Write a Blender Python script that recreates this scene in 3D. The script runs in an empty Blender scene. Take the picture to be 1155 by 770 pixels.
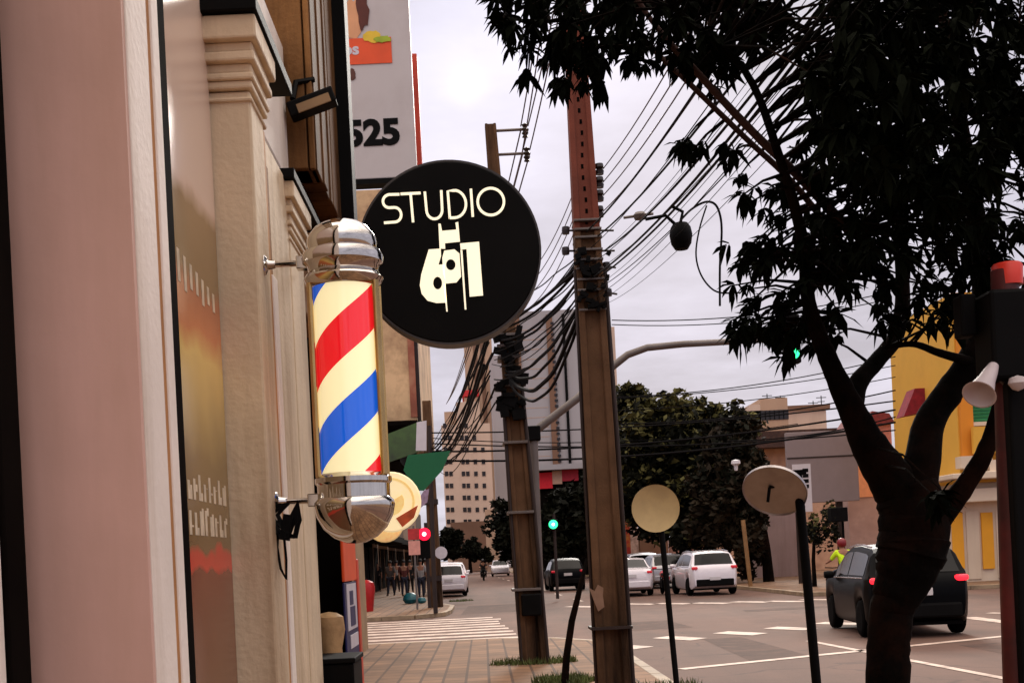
import bpy, bmesh, math, random
from mathutils import Vector, Matrix
from mathutils.geometry import tessellate_polygon
R = math.radians
rnd = random.Random(7)
SC = bpy.context.scene
COL = SC.collection

# ------------------------------------------------------------------ camera, sky, sun, exposure
F, PU, PV, HC, ROLL = 1400.0, 545.0, 630.0, 1.75, R(2.8)
SR, CR = math.sin(ROLL), math.cos(ROLL)
cam = bpy.data.objects.new('camera', bpy.data.cameras.new('camera')); COL.objects.link(cam)
cam.location = (0, 0, HC); cam.rotation_euler = (R(90), ROLL, 0)
cam.data.sensor_width = 36; cam.data.lens = F / 1155 * 36
cam.data.shift_x = (577.5 - PU) / 1155; cam.data.shift_y = (PV - 385) / 1155
cam.data.clip_start = 0.05; cam.data.clip_end = 3000
SC.camera = cam
SUN_EL, SUN_AZ = 24, 10          # the sun stands ahead of the camera behind thin cloud
def s2l(c): return tuple((x / 255 / 12.92) if x / 255 <= .04045 else ((x / 255 + .055) / 1.055) ** 2.4 for x in c)
W = bpy.data.worlds.new("World"); SC.world = W; W.use_nodes = True
def world():
    nt = W.node_tree; N = nt.nodes; L = nt.links; N.clear()
    out = N.new('ShaderNodeOutputWorld'); bg = N.new('ShaderNodeBackground'); bg.inputs[1].default_value = .1
    L.new(bg.outputs[0], out.inputs[0])
    sky = N.new('ShaderNodeTexSky'); sky.sky_type = 'NISHITA'; sky.sun_disc = False
    sky.sun_elevation = R(SUN_EL); sky.sun_rotation = R(SUN_AZ); sky.air_density = 1; sky.dust_density = 3
    tc = N.new('ShaderNodeTexCoord'); sep = N.new('ShaderNodeSeparateXYZ'); L.new(tc.outputs['Generated'], sep.inputs[0])
    ram = N.new('ShaderNodeValToRGB'); L.new(sep.outputs[2], ram.inputs[0])       # an overcast sky: brighter towards the zenith
    e = ram.color_ramp.elements; e[0].position = .0; e[0].color = (.27, .262, .305, 1); e[1].position = 1; e[1].color = (1.55, 1.36, 1.20, 1)
    k = e.new(.16); k.color = (.28, .27, .325, 1); k = e.new(.42); k.color = (.315, .308, .372, 1)
    # clouds on a plane overhead
    add = N.new('ShaderNodeMath'); add.operation = 'ADD'; add.inputs[1].default_value = .12; L.new(sep.outputs[2], add.inputs[0])
    dv = N.new('ShaderNodeVectorMath'); dv.operation = 'DIVIDE'; L.new(tc.outputs['Generated'], dv.inputs[0])
    cmb = N.new('ShaderNodeCombineXYZ')
    for i in range(3): L.new(add.outputs[0], cmb.inputs[i])
    L.new(cmb.outputs[0], dv.inputs[1])
    nz = N.new('ShaderNodeTexNoise'); nz.inputs['Scale'].default_value = 1.6; nz.inputs['Detail'].default_value = 6; nz.inputs['Roughness'].default_value = .55
    L.new(dv.outputs[0], nz.inputs['Vector'])
    mr = N.new('ShaderNodeMapRange'); mr.inputs[1].default_value = .32; mr.inputs[2].default_value = .68; mr.inputs[3].default_value = .70; mr.inputs[4].default_value = 1.15
    L.new(nz.outputs[0], mr.inputs[0])
    # thin place in the cloud in front of the sun
    d = Vector(((525 - PU) * CR + (PV - 97) * SR, F, -(525 - PU) * SR + (PV - 97) * CR)).normalized()
    dt = N.new('ShaderNodeVectorMath'); dt.operation = 'DOT_PRODUCT'; L.new(tc.outputs['Generated'], dt.inputs[0]); dt.inputs[1].default_value = d
    def glow(p_, k_):
        mx_ = N.new('ShaderNodeMath'); mx_.operation = 'MAXIMUM'; mx_.inputs[1].default_value = 0; L.new(dt.outputs['Value'], mx_.inputs[0])
        pw = N.new('ShaderNodeMath'); pw.operation = 'POWER'; pw.inputs[1].default_value = p_; L.new(mx_.outputs[0], pw.inputs[0])
        ml = N.new('ShaderNodeMath'); ml.operation = 'MULTIPLY'; ml.inputs[1].default_value = k_; L.new(pw.outputs[0], ml.inputs[0]); return ml
    g = glow(9000, .22); g2 = glow(160, .20)
    a1 = N.new('ShaderNodeMath'); L.new(mr.outputs[0], a1.inputs[0]); L.new(g.outputs[0], a1.inputs[1])
    a2 = N.new('ShaderNodeMath'); L.new(a1.outputs[0], a2.inputs[0]); L.new(g2.outputs[0], a2.inputs[1])
    a3 = N.new('ShaderNodeMath'); a3.operation = 'MULTIPLY'; a3.inputs[1].default_value = 20.; L.new(a2.outputs[0], a3.inputs[0])
    sc = N.new('ShaderNodeVectorMath'); sc.operation = 'SCALE'; L.new(ram.outputs[0], sc.inputs[0]); L.new(a3.outputs[0], sc.inputs['Scale'])
    mx = N.new('ShaderNodeMix'); mx.data_type = 'RGBA'; mx.inputs[0].default_value = .97
    L.new(sky.outputs[0], mx.inputs[6]); L.new(sc.outputs[0], mx.inputs[7]); L.new(mx.outputs[2], bg.inputs[0])
world()
sl = bpy.data.lights.new('sun', 'SUN'); sl.energy = 1.5; sl.angle = R(12); sl.color = (1, .93, .84)
sun = bpy.data.objects.new('sun', sl); COL.objects.link(sun); sun.rotation_euler = (R(90 - SUN_EL), 0, R(180 - SUN_AZ)); sun.location = (0, 0, 30)
SC.view_settings.view_transform = 'Standard'; SC.view_settings.look = 'None'; SC.view_settings.gamma = 1; SC.view_settings.exposure = 0.22

def at(u, v, Y):
    du, dv = u - PU, PV - v
    return Vector(((du * CR + dv * SR) / F * Y, Y, (-du * SR + dv * CR) / F * Y + HC))
def G(u, v, z=0.0):
    du, dv = u - PU, PV - v
    Y = F * (HC - z) / (du * SR - dv * CR)
    return Vector(((du * CR + dv * SR) / F * Y, Y, z))
# ------------------------------------------------------------------ helpers
def tag(o, label=None, cat=None, group=None, kind=None):
    if label: o['label'] = label
    if cat: o['category'] = cat
    if group: o['group'] = group
    if kind: o['kind'] = kind
    return o
def thing(name, label, cat, loc=(0, 0, 0), rotz=0, group=None):
    o = bpy.data.objects.new(name, None); COL.objects.link(o); o.empty_display_size = .2
    o.location = loc; o.rotation_euler = (0, 0, rotz)
    return tag(o, label, cat, group)
def copy_tree(o, parent=None):
    c = o.copy(); COL.objects.link(c); c.parent = parent
    for ch in list(o.children): copy_tree(ch, c)
    return c
def base(o):      # world position of an unrotated chain of parents
    p = Vector((0, 0, 0))
    while o is not None: p += Vector(o.location); o = o.parent
    return p
class MB:
    def __init__(s): s.v = []; s.f = []; s.m = []; s.mi = 0
    def add(s, vs, fs):
        n = len(s.v); s.v += [Vector(p) for p in vs]
        for f in fs: s.f.append([i + n for i in f]); s.m.append(s.mi)
        return s
    def box(s, x0, x1, y0, y1, z0, z1):
        x0, x1 = min(x0, x1), max(x0, x1); y0, y1 = min(y0, y1), max(y0, y1); z0, z1 = min(z0, z1), max(z0, z1)
        return s.add([(x, y, z) for z in (z0, z1) for y in (y0, y1) for x in (x0, x1)],
                     [(0, 2, 3, 1), (4, 5, 7, 6), (0, 1, 5, 4), (2, 6, 7, 3), (0, 4, 6, 2), (1, 3, 7, 5)])
    def obox(s, c, sx, sy, sz, rot=None):
        m = (rot.to_matrix() if hasattr(rot, 'to_matrix') else rot) if rot is not None else Matrix.Identity(3)
        n = len(s.v); s.box(-sx / 2, sx / 2, -sy / 2, sy / 2, -sz / 2, sz / 2)
        for i in range(n, len(s.v)): s.v[i] = m @ s.v[i] + Vector(c)
        return s
    def tube(s, pts, r, n=8, cap=True):
        pts = [Vector(p) for p in pts]; k = len(pts)
        rs = r if isinstance(r, (list, tuple)) else [r] * k
        vs = []; up = None
        for i in range(k):
            t = (pts[min(i + 1, k - 1)] - pts[max(i - 1, 0)]); t = t.normalized() if t.length > 1e-9 else Vector((0, 0, 1))
            if up is None: up = Vector((0, 0, 1)) if abs(t.z) < .9 else Vector((1, 0, 0))
            a = t.cross(up).normalized(); b = a.cross(t).normalized(); up = b
            for j in range(n):
                q = 2 * math.pi * j / n; vs.append(pts[i] + (a * math.cos(q) + b * math.sin(q)) * rs[i])
        fs = [(i * n + j, i * n + (j + 1) % n, (i + 1) * n + (j + 1) % n, (i + 1) * n + j) for i in range(k - 1) for j in range(n)]
        if cap: fs += [tuple(range(n))[::-1], tuple((k - 1) * n + j for j in range(n))]
        return s.add(vs, fs)
    def lathe(s, prof, c=(0, 0, 0), n=24, axis='z'):
        vs = []; k = len(prof); c = Vector(c)
        for r, z in prof:
            for j in range(n):
                q = 2 * math.pi * j / n; p = (r * math.cos(q), r * math.sin(q), z)
                if axis == 'x': p = (p[2], p[0], p[1])
                if axis == 'y': p = (p[1], p[2], p[0])
                vs.append(c + Vector(p))
        fs = [(i * n + j, i * n + (j + 1) % n, (i + 1) * n + (j + 1) % n, (i + 1) * n + j) for i in range(k - 1) for j in range(n)]
        fs += [tuple(range(n))[::-1], tuple((k - 1) * n + j for j in range(n))]
        return s.add(vs, fs)
    def prism(s, loops, fn, t):      # 2D loops (first the outline, then holes); fn(x, y, d) places a point at depth d
        loops = [[Vector((p[0], p[1], 0)) for p in lp] for lp in loops]
        tri = tessellate_polygon(loops); flat = [p for lp in loops for p in lp]; n = len(flat)
        vs = [fn(p.x, p.y, 0) for p in flat] + [fn(p.x, p.y, t) for p in flat]
        fs = [tuple(a) for a in tri] + [tuple(i + n for i in a)[::-1] for a in tri]; o = 0
        for lp in loops:
            k = len(lp)
            fs += [(o + i, o + (i + 1) % k, n + o + (i + 1) % k, n + o + i) for i in range(k)]; o += k
        return s.add(vs, fs)
    def build(s, name, mat, parent=None, smooth=False, bevel=0, local=False, origin=None, recalc=True, sub=0):
        org = Vector(origin) if origin is not None else Vector((0, 0, 0))
        if parent is not None and not local: sh = base(parent) + org
        else: sh = org if parent is None else Vector((0, 0, 0))
        me = bpy.data.meshes.new(name); me.from_pydata([p - sh for p in s.v], [], s.f)
        mats = mat if isinstance(mat, (list, tuple)) else [mat]
        for m in mats: me.materials.append(m)
        if len(mats) > 1: me.polygons.foreach_set('material_index', s.m)
        if recalc:
            bm = bmesh.new(); bm.from_mesh(me); bmesh.ops.recalc_face_normals(bm, faces=bm.faces); bm.to_mesh(me); bm.free()
        if smooth: me.polygons.foreach_set('use_smooth', [True] * len(me.polygons))
        o = bpy.data.objects.new(name, me); COL.objects.link(o); o.location = org
        if parent is not None: o.parent = parent
        if bevel:
            b = o.modifiers.new('bevel', 'BEVEL'); b.width = bevel; b.segments = 2; b.limit_method = 'ANGLE'
        if sub:
            b = o.modifiers.new('sub', 'SUBSURF'); b.levels = sub; b.render_levels = sub
        if smooth and not sub:
            try: me.set_sharp_from_angle(angle=R(40))
            except Exception: pass
        return o
    def solo(s, name, mat, label, cat, group=None, kind=None, **k):
        xs = [p.x for p in s.v]; ys = [p.y for p in s.v]; zs = [p.z for p in s.v]
        o = s.build(name, mat, origin=((min(xs) + max(xs)) / 2, (min(ys) + max(ys)) / 2, min(zs)), **k)
        return tag(o, label, cat, group, kind)
    def struct(s, name, mat, **k): return tag(s.build(name, mat, **k), kind='structure')

def M(name, col, rough=.7, metal=0., var=.18, scale=6., stain=None, samt=.5, sscale=1.5, bump=0., bscale=60., spec=.4, emit=None, estr=0., coat=0., streak=False, lin=False):
    m = bpy.data.materials.new(name); m.use_nodes = True; nt = m.node_tree; N = nt.nodes; L = nt.links
    p = N['Principled BSDF']; c = col if lin else s2l(col)
    p.inputs['Roughness'].default_value = rough; p.inputs['Metallic'].default_value = metal
    p.inputs['Specular IOR Level'].default_value = spec; p.inputs['Coat Weight'].default_value = coat
    tc = N.new('ShaderNodeTexCoord')
    def noise_(sc, det=5, vec=None):
        n = N.new('ShaderNodeTexNoise'); n.inputs['Scale'].default_value = sc; n.inputs['Detail'].default_value = det
        L.new(vec or tc.outputs['Object'], n.inputs['Vector']); return n
    if var or stain:
        n = noise_(scale); mr = N.new('ShaderNodeMapRange'); mr.inputs[1].default_value = .3; mr.inputs[2].default_value = .7
        mr.inputs[3].default_value = 1 - var; mr.inputs[4].default_value = 1 + var; L.new(n.outputs[0], mr.inputs[0])
        sc = N.new('ShaderNodeVectorMath'); sc.operation = 'SCALE'; sc.inputs[0].default_value = c; L.new(mr.outputs[0], sc.inputs['Scale'])
        last = sc.outputs[0]
        if stain:
            vec = None
            if streak:
                mp = N.new('ShaderNodeMapping'); mp.inputs['Scale'].default_value = (1, 1, .12); L.new(tc.outputs['Object'], mp.inputs[0]); vec = mp.outputs[0]
            n2 = noise_(sscale, 7, vec); n2.inputs['Roughness'].default_value = .65; m2 = N.new('ShaderNodeMapRange'); m2.inputs[1].default_value = .46; m2.inputs[2].default_value = .66
            m2.inputs[3].default_value = 0; m2.inputs[4].default_value = samt; L.new(n2.outputs[0], m2.inputs[0])
            mx = N.new('ShaderNodeMix'); mx.data_type = 'RGBA'; L.new(m2.outputs[0], mx.inputs[0]); L.new(last, mx.inputs[6])
            mx.inputs[7].default_value = (*(stain if lin else s2l(stain)), 1); last = mx.outputs[2]
        L.new(last, p.inputs['Base Color'])
    else: p.inputs['Base Color'].default_value = (*c, 1)
    if bump:
        n = noise_(bscale, 6); b = N.new('ShaderNodeBump'); b.inputs['Strength'].default_value = bump; b.inputs['Distance'].default_value = .01
        L.new(n.outputs[0], b.inputs['Height']); L.new(b.outputs[0], p.inputs['Normal'])
    if emit is not None:
        p.inputs['Emission Color'].default_value = (*s2l(emit), 1); p.inputs['Emission Strength'].default_value = estr
    return m
def glyphs(text, size, bold=0.):      # text as a flat mesh in x/y, centred on x, standing on y = 0
    cu = bpy.data.curves.new('t', 'FONT'); cu.body = text; cu.size = size; cu.align_x = 'CENTER'; cu.offset = bold; cu.resolution_u = 4
    o = bpy.data.objects.new('t', cu); COL.objects.link(o); bpy.context.view_layer.update()
    me = bpy.data.meshes.new_from_object(o.evaluated_get(bpy.context.evaluated_depsgraph_get()))
    vs = [v.co.copy() for v in me.vertices]; fs = [tuple(p.vertices) for p in me.polygons]
    bpy.data.objects.remove(o); bpy.data.curves.remove(cu); bpy.data.meshes.remove(me)
    return vs, fs
# ------------------------------------------------------------------ materials
m_pink = M('pink_plaster', (216, 174, 160), var=.09, scale=3, stain=(176, 138, 112), samt=.45, sscale=2.2, streak=True, bump=.07, bscale=25)
m_white = M('off_white_paint', (236, 224, 212), var=.06, scale=4, stain=(172, 146, 116), samt=.6, sscale=4, streak=True, bump=.15)
m_cream = M('cream_paint', (214, 192, 160), var=.1, scale=4, stain=(138, 104, 68), samt=.7, sscale=4, streak=True, bump=.25)
m_seal_shade = M('tan_sealant_shade', (176, 122, 70), var=.15)
m_black = M('black_paint', (9, 8, 8), rough=.6, var=.3, spec=.08)
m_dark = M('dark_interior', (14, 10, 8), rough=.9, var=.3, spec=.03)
m_brown = M('brown_boards', (150, 106, 62), spec=.1, var=.25, scale=5, stain=(70, 46, 28), samt=.8, sscale=3, streak=True, bump=.3)
m_chrome = M('polished_chrome', (204, 198, 190), rough=.07, metal=1, var=.08, scale=20)
m_warm_chrome = M('warm_chrome', (196, 162, 104), rough=.24, metal=1, var=.12, scale=15)  # chrome with the warm wall's golden reflection put into its colour
m_glass = M('tinted_glass', (12, 12, 13), rough=.05, var=0, spec=.9)
m_asphalt = M('asphalt', (98, 70, 57), rough=.85, var=.1, scale=.6, stain=(76, 54, 43), samt=.6, sscale=.35, bump=.3, bscale=55)
m_mark = M('road_paint', (198, 176, 160), var=.14, scale=3, stain=(130, 100, 86), samt=.85, sscale=2.2, rough=.7)
m_kerb = M('kerb_stone', (150, 128, 102), var=.2, scale=4, stain=(92, 76, 58), samt=.6, bump=.3)
m_earth = M('earth', (110, 92, 72), var=.2, scale=.5)
m_conc = M('pole_concrete', (98, 72, 52), spec=.1, var=.25, scale=3, stain=(16, 11, 9), samt=1., sscale=1.6, streak=True, bump=.5, bscale=40, rough=.9)
m_red_conc = M('reddish_pole_concrete', (118, 60, 44), var=.2, scale=3, stain=(70, 42, 34), samt=.7, sscale=1.5, streak=True, bump=.3, rough=.9)
m_pipe = M('rusty_conduit', (40, 24, 18), var=.3, rough=.6, stain=(30, 20, 17), samt=.8, sscale=3)
m_wire = M('cable_rubber', (14, 12, 13), rough=.8, var=.2, spec=.1)
m_wire2 = M('bare_conductor', (74, 60, 66), rough=.5, var=.2)
m_porc = M('dark_insulator', (34, 22, 20), rough=.3, var=.2)
m_galv = M('galvanised_steel', (112, 104, 100), rough=.5, metal=.5, var=.15, stain=(80, 66, 56), samt=.5)
m_bark = M('dark_bark', (12, 9, 7), spec=.04, rough=.95, var=.4, scale=9, stain=(44, 24, 15), samt=.5, sscale=3, bump=.6, bscale=30)
m_twig = M('reddish_branch', (66, 42, 34), rough=.9, var=.3, scale=6, bump=.3)
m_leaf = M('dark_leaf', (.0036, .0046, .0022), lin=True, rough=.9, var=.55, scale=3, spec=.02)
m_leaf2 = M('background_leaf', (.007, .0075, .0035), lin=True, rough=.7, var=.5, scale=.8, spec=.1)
m_leaf3 = M('olive_lit_leaf', (.10, .09, .03), lin=True, rough=.7, var=.45, scale=.8, spec=.1)  # lighter olive leaves: light on the crown tops put into colour
m_grass = M('grass_blade', (.08, .10, .022), lin=True, rough=.7, var=.4, scale=4)
m_rubber = M('tyre_rubber', (9, 8, 8), rough=.9, var=.2, spec=.05)
m_rim = M('alloy_rim', (120, 116, 112), rough=.35, metal=.8, var=.1)
m_carblack = M('black_car_paint', (3, 3, 4), rough=.35, coat=.0, var=.1, spec=.06)
m_carwhite = M('white_car_paint', (226, 218, 222), rough=.25, coat=.8, var=.03)
m_carsilver = M('silver_car_paint', (168, 164, 166), rough=.3, metal=.4, coat=.7, var=.04)
m_carglass = M('car_glass', (10, 9, 9), rough=.1, var=0, spec=.22)
m_carroof = M('polished_trim', (190, 184, 186), rough=.2, metal=.7, var=.05)
m_tail = M('tail_light_lit', (190, 16, 26), rough=.25, var=0, emit=(255, 40, 55), estr=1.6)
m_taildim = M('tail_light', (176, 30, 40), rough=.25, var=.1, emit=(230, 40, 60), estr=.25)
m_plate = M('licence_plate_white', (206, 200, 200), rough=.5, var=.05)
m_plastic = M('black_plastic', (12, 11, 11), rough=.7, var=.2, spec=.08)
m_redglow = M('red_signal_lit', (200, 20, 40), var=0, emit=(255, 14, 48), estr=2.2)
m_hot = M('hot_core', (255, 220, 225), var=0, emit=(255, 214, 222), estr=2.5)
m_greenglow = M('green_signal_lit', (30, 200, 110), var=0, emit=(50, 255, 150), estr=2.2)
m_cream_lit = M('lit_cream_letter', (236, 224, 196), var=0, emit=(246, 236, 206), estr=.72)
m_orange = M('orange_sheet', (232, 84, 34), var=.08, rough=.5)
m_navy = M('navy_sheet', (26, 30, 82), var=.15, rough=.5)
m_sheetw = M('white_sheet', (206, 200, 206), var=.06, rough=.5)
m_grey_sign = M('pale_grey_sign', (196, 188, 186), var=.04, scale=2, rough=.5, stain=(172, 160, 156), samt=.4)
m_redorange = M('red_orange_sign', (206, 70, 44), var=.2, rough=.5, stain=(150, 44, 40), samt=.6)
m_skin = M('skin', (150, 104, 80), var=.08)

def brick_mat(name, c1, c2, cm, sc, bw, bh, mortar=.012, var=.2):
    m = M(name, c1, rough=.85, var=var, scale=1.2, stain=tuple(x * .72 for x in c1), samt=.6, sscale=.9)
    nt = m.node_tree; N = nt.nodes; L = nt.links; p = N['Principled BSDF']
    src = p.inputs['Base Color'].links[0].from_socket
    tc = N.new('ShaderNodeTexCoord'); mp = N.new('ShaderNodeMapping'); mp.inputs['Rotation'].default_value = (0, 0, R(90)); L.new(tc.outputs['Object'], mp.inputs[0]); b = N.new('ShaderNodeTexBrick'); b.inputs['Scale'].default_value = sc
    b.inputs['Brick Width'].default_value = bw; b.inputs['Row Height'].default_value = bh; b.inputs['Mortar Size'].default_value = mortar
    b.inputs['Color1'].default_value = (1, 1, 1, 1); b.inputs['Color2'].default_value = (*[x / max(1, y) for x, y in zip(c2, c1)], 1)
    b.inputs['Mortar'].default_value = (*[x / max(1, y) for x, y in zip(cm, c1)], 1)
    L.new(mp.outputs[0], b.inputs[0])
    mx = N.new('ShaderNodeMix'); mx.data_type = 'RGBA'; mx.blend_type = 'MULTIPLY'; mx.inputs[0].default_value = 1
    L.new(src, mx.inputs[6]); L.new(b.outputs[0], mx.inputs[7]); L.new(mx.outputs[2], p.inputs['Base Color'])
    return m
m_paving = brick_mat('paving_slabs', (132, 98, 70), (92, 66, 44), (44, 31, 22), 1, .46, .31, .02)

def wear(m):      # hairline cracks, oil and long tyre-worn bands in the asphalt
    nt = m.node_tree; N = nt.nodes; L = nt.links; p = N['Principled BSDF']; src = p.inputs['Base Color'].links[0].from_socket
    tc = N.new('ShaderNodeTexCoord'); nz = N.new('ShaderNodeTexNoise'); nz.inputs['Scale'].default_value = .9; L.new(tc.outputs['Object'], nz.inputs['Vector'])
    ad = N.new('ShaderNodeVectorMath'); ad.operation = 'MULTIPLY_ADD'; ad.inputs[1].default_value = (1.6, 1.6, 0); L.new(nz.outputs['Color'], ad.inputs[0]); L.new(tc.outputs['Object'], ad.inputs[2])
    vo = N.new('ShaderNodeTexVoronoi'); vo.feature = 'DISTANCE_TO_EDGE'; vo.inputs['Scale'].default_value = .33; L.new(ad.outputs[0], vo.inputs['Vector'])
    cr = N.new('ShaderNodeMapRange'); cr.inputs[1].default_value = 0; cr.inputs[2].default_value = .012; cr.inputs[3].default_value = .62; cr.inputs[4].default_value = 1; L.new(vo.outputs['Distance'], cr.inputs[0])
    mp = N.new('ShaderNodeMapping'); mp.inputs['Scale'].default_value = (.55, .03, 1); L.new(tc.outputs['Object'], mp.inputs[0])
    n2 = N.new('ShaderNodeTexNoise'); n2.inputs['Scale'].default_value = 1; n2.inputs['Detail'].default_value = 4; L.new(mp.outputs[0], n2.inputs['Vector'])
    b2 = N.new('ShaderNodeMapRange'); b2.inputs[1].default_value = .38; b2.inputs[2].default_value = .62; b2.inputs[3].default_value = .78; b2.inputs[4].default_value = 1.14; L.new(n2.outputs[0], b2.inputs[0])
    n3 = N.new('ShaderNodeTexNoise'); n3.inputs['Scale'].default_value = 45; n3.inputs['Detail'].default_value = 3; L.new(tc.outputs['Object'], n3.inputs['Vector'])
    b3 = N.new('ShaderNodeMapRange'); b3.inputs[1].default_value = .3; b3.inputs[2].default_value = .7; b3.inputs[3].default_value = .8; b3.inputs[4].default_value = 1.2; L.new(n3.outputs[0], b3.inputs[0])
    m1 = N.new('ShaderNodeMath'); m1.operation = 'MULTIPLY'; L.new(cr.outputs[0], m1.inputs[0]); L.new(b2.outputs[0], m1.inputs[1])
    m2 = N.new('ShaderNodeMath'); m2.operation = 'MULTIPLY'; L.new(m1.outputs[0], m2.inputs[0]); L.new(b3.outputs[0], m2.inputs[1])
    sc = N.new('ShaderNodeVectorMath'); sc.operation = 'SCALE'; L.new(src, sc.inputs[0]); L.new(m2.outputs[0], sc.inputs['Scale']); L.new(sc.outputs[0], p.inputs['Base Color'])
wear(m_asphalt)

# ------------------------------------------------------------------ ground, roads, pavements
MB().box(-1500, 1500, -60, 2500, -.3, -.05).struct('ground', m_earth)
rd = MB(); rd.box(-120, 120, -40, 420, -.04, 0); rd.struct('road', m_asphalt)
pt_ = MB()
for x0, x1, y0, y1 in ((3.0, 4.6, 27.5, 31), (6.9, 9.4, 33, 34.2), (4.0, 5.0, 19, 24), (-.8, 1.6, 40, 47), (7.4, 8.3, 14, 20)): pt_.add([(x0, y0, .002), (x1, y0 + .2, .002), (x1 - .1, y1, .002), (x0 + .15, y1 - .1, .002)], [(0, 1, 2, 3)])
pt_.struct('road_patch', M('patched_asphalt', (76, 55, 45), rough=.9, var=.2, scale=3, stain=(98, 70, 58), samt=.5, bump=.3))
def slab(name, poly, mat, z=.13, kerb=None):
    b = MB(); b.prism([poly], lambda x, y, d: Vector((x, y, z - d)), z + .03); b.struct(name, mat)
    if kerb:      # kerb stones along a run of points, 3 mm proud of the paving
        k = MB()
        for (x0, y0), (x1, y1) in zip(kerb[:-1], kerb[1:]):
            d = Vector((x1 - x0, y1 - y0, 0)); n = max(1, int(d.length / 1.0)); a = math.atan2(d.y, d.x)
            for i in range(n):
                c = Vector((x0, y0, 0)) + d * ((i + .5) / n)
                k.obox((c.x, c.y, z / 2 + .002 + rnd.uniform(-.002, .002)), d.length / n - .012, .16, z + .006, Matrix.Rotation(a, 3, 'Z'))
        k.struct('kerb', m_kerb, bevel=.012)
near = [(-9, -30), (2.2, -30), (2.2, 21.5), (2.0, 23.2), (1.3, 24.5), (.2, 25.2), (-9, 25.4)]
slab('sidewalk', near, m_paving, .13, [(2.2, 0), (2.2, 21.5), (2.0, 23.2), (1.3, 24.5), (.2, 25.2), (-9, 25.4)])
left = [(-60, 38.2), (-2.2, 38.2), (-1.35, 39.2), (-1.2, 41), (-1.2, 45), (-2.2, 50), (-2.6, 70), (-4.4, 140), (-5, 240), (-60, 240)]
slab('sidewalk', left, m_paving, .13, left[0:9])
right = [(80, 40), (11.6, 40), (10.6, 41), (10.5, 55), (9.6, 80), (6.0, 110), (3.2, 140), (3.2, 240), (80, 240)]
slab('sidewalk', right, m_paving, .13, right[0:8])
slab('sidewalk', [(14, -30), (14, 24), (60, 24), (60, -30)], m_paving, .13, [(14, -10), (14, 24), (40, 24)])
mk = MB()       # zebra crossing over the side street
for i in range(9):
    y = 26.9 + i * 1.22; mk.box(-6.2, .75 + rnd.uniform(-.1, .1) - .06 * i, y, y + .56, .002, .006)
mk.struct('crosswalk_marking', m_mark)
mk = MB()
def flat(pts): mk.add([(p[0], p[1], .007) for p in pts], [tuple(range(len(pts)))])
def strip(a, b, w):
    a, b = Vector((a[0], a[1])), Vector((b[0], b[1])); n = (b - a).normalized(); n = Vector((-n.y, n.x)) * w / 2
    flat([a - n, b - n, b + n, a + n])
for u, v in ((703, 729), (765, 719.5), (833, 714), (890, 708.5), (945, 703)):     # row of squares along the near edge of the junction
    g = G(u, v); s_ = .42 * g.y / 25
    flat([(g.x - .46, g.y + .35), (g.x + .12, g.y - .75), (g.x + .52, g.y - .35), (g.x - .06, g.y + .75)])
for u, v in ((655, 684), (720, 681), (757, 680.5), (800, 680), (845, 678.6), (885, 678), (925, 676), (965, 674)):
    g = G(u, v); flat([(g.x - .55, g.y + .55), (g.x + .25, g.y - .9), (g.x + .65, g.y - .5), (g.x - .15, g.y + .9)])
a, b = G(768, 754.5), G(1165, 714); strip(a, b, .22)                                # stop line
a, b = G(912, 722.5), G(1180, 774); strip(a, b, .13)                                # lane line
a, b = G(1092, 696), G(1165, 705); strip(a, b, .35)
a, b = G(1115, 691), G(1175, 692); strip(a, b, .25)
for y in range(46, 130, 8): strip((3.6 - (y - 46) * .035, y), (3.5 - (y - 46) * .035, y + 3), .12)
mk.struct('lane_marking', m_mark)

# ------------------------------------------------------------------ near shopfront on the left
sf = thing('shopfront', 'cream shopfront with moulded pilasters and a barber pole on its front', 'shop building', (-.9, 2.8, 0))
MB().box(-.86, -.668, -4, 1.72, .13, 6).build('wall', m_white, sf)
MB().box(-1.3, -.86, -4, 2.1, .13, 6).box(-1.3, -.66, 2.98, 4.3, .13, 3.1).build('wall', m_cream, sf)
MB().box(-.86, -.661, 1.723, 1.80, .13, 6).build('window_frame', m_dark, sf, bevel=.004)
def pilaster(x0, x1, y0, y1, mats, parent, cap, base_h=.35):
    p = MB(); p.mi = 0; p.box(x0, x1, y0, y1, .13, 2.83 if cap else 6)
    ob = p.build('pilaster', mats[0], parent, bevel=.006)
    if cap:
        c = MB(); y2 = y1 + .02
        for z0, z1, o in ((2.805, 2.815, .008), (2.832, 2.85, .012), (2.85, 2.866, .02), (2.866, 2.888, .012), (2.888, 2.91, .03), (2.91, 2.932, .022), (2.932, 2.985, .044)):
            c.box(x0 - .12, x1 + o * .6, y0 - o, y2 + o, z0, z1)
        c.build('capital', m_cream, ob, bevel=.006)
        MB().box(x0 - .12, x1 + .032, y0 - .06, y1 + .30, 2.987, 3.02).build('flashing', m_black, ob, bevel=.003)
    return ob
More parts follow.
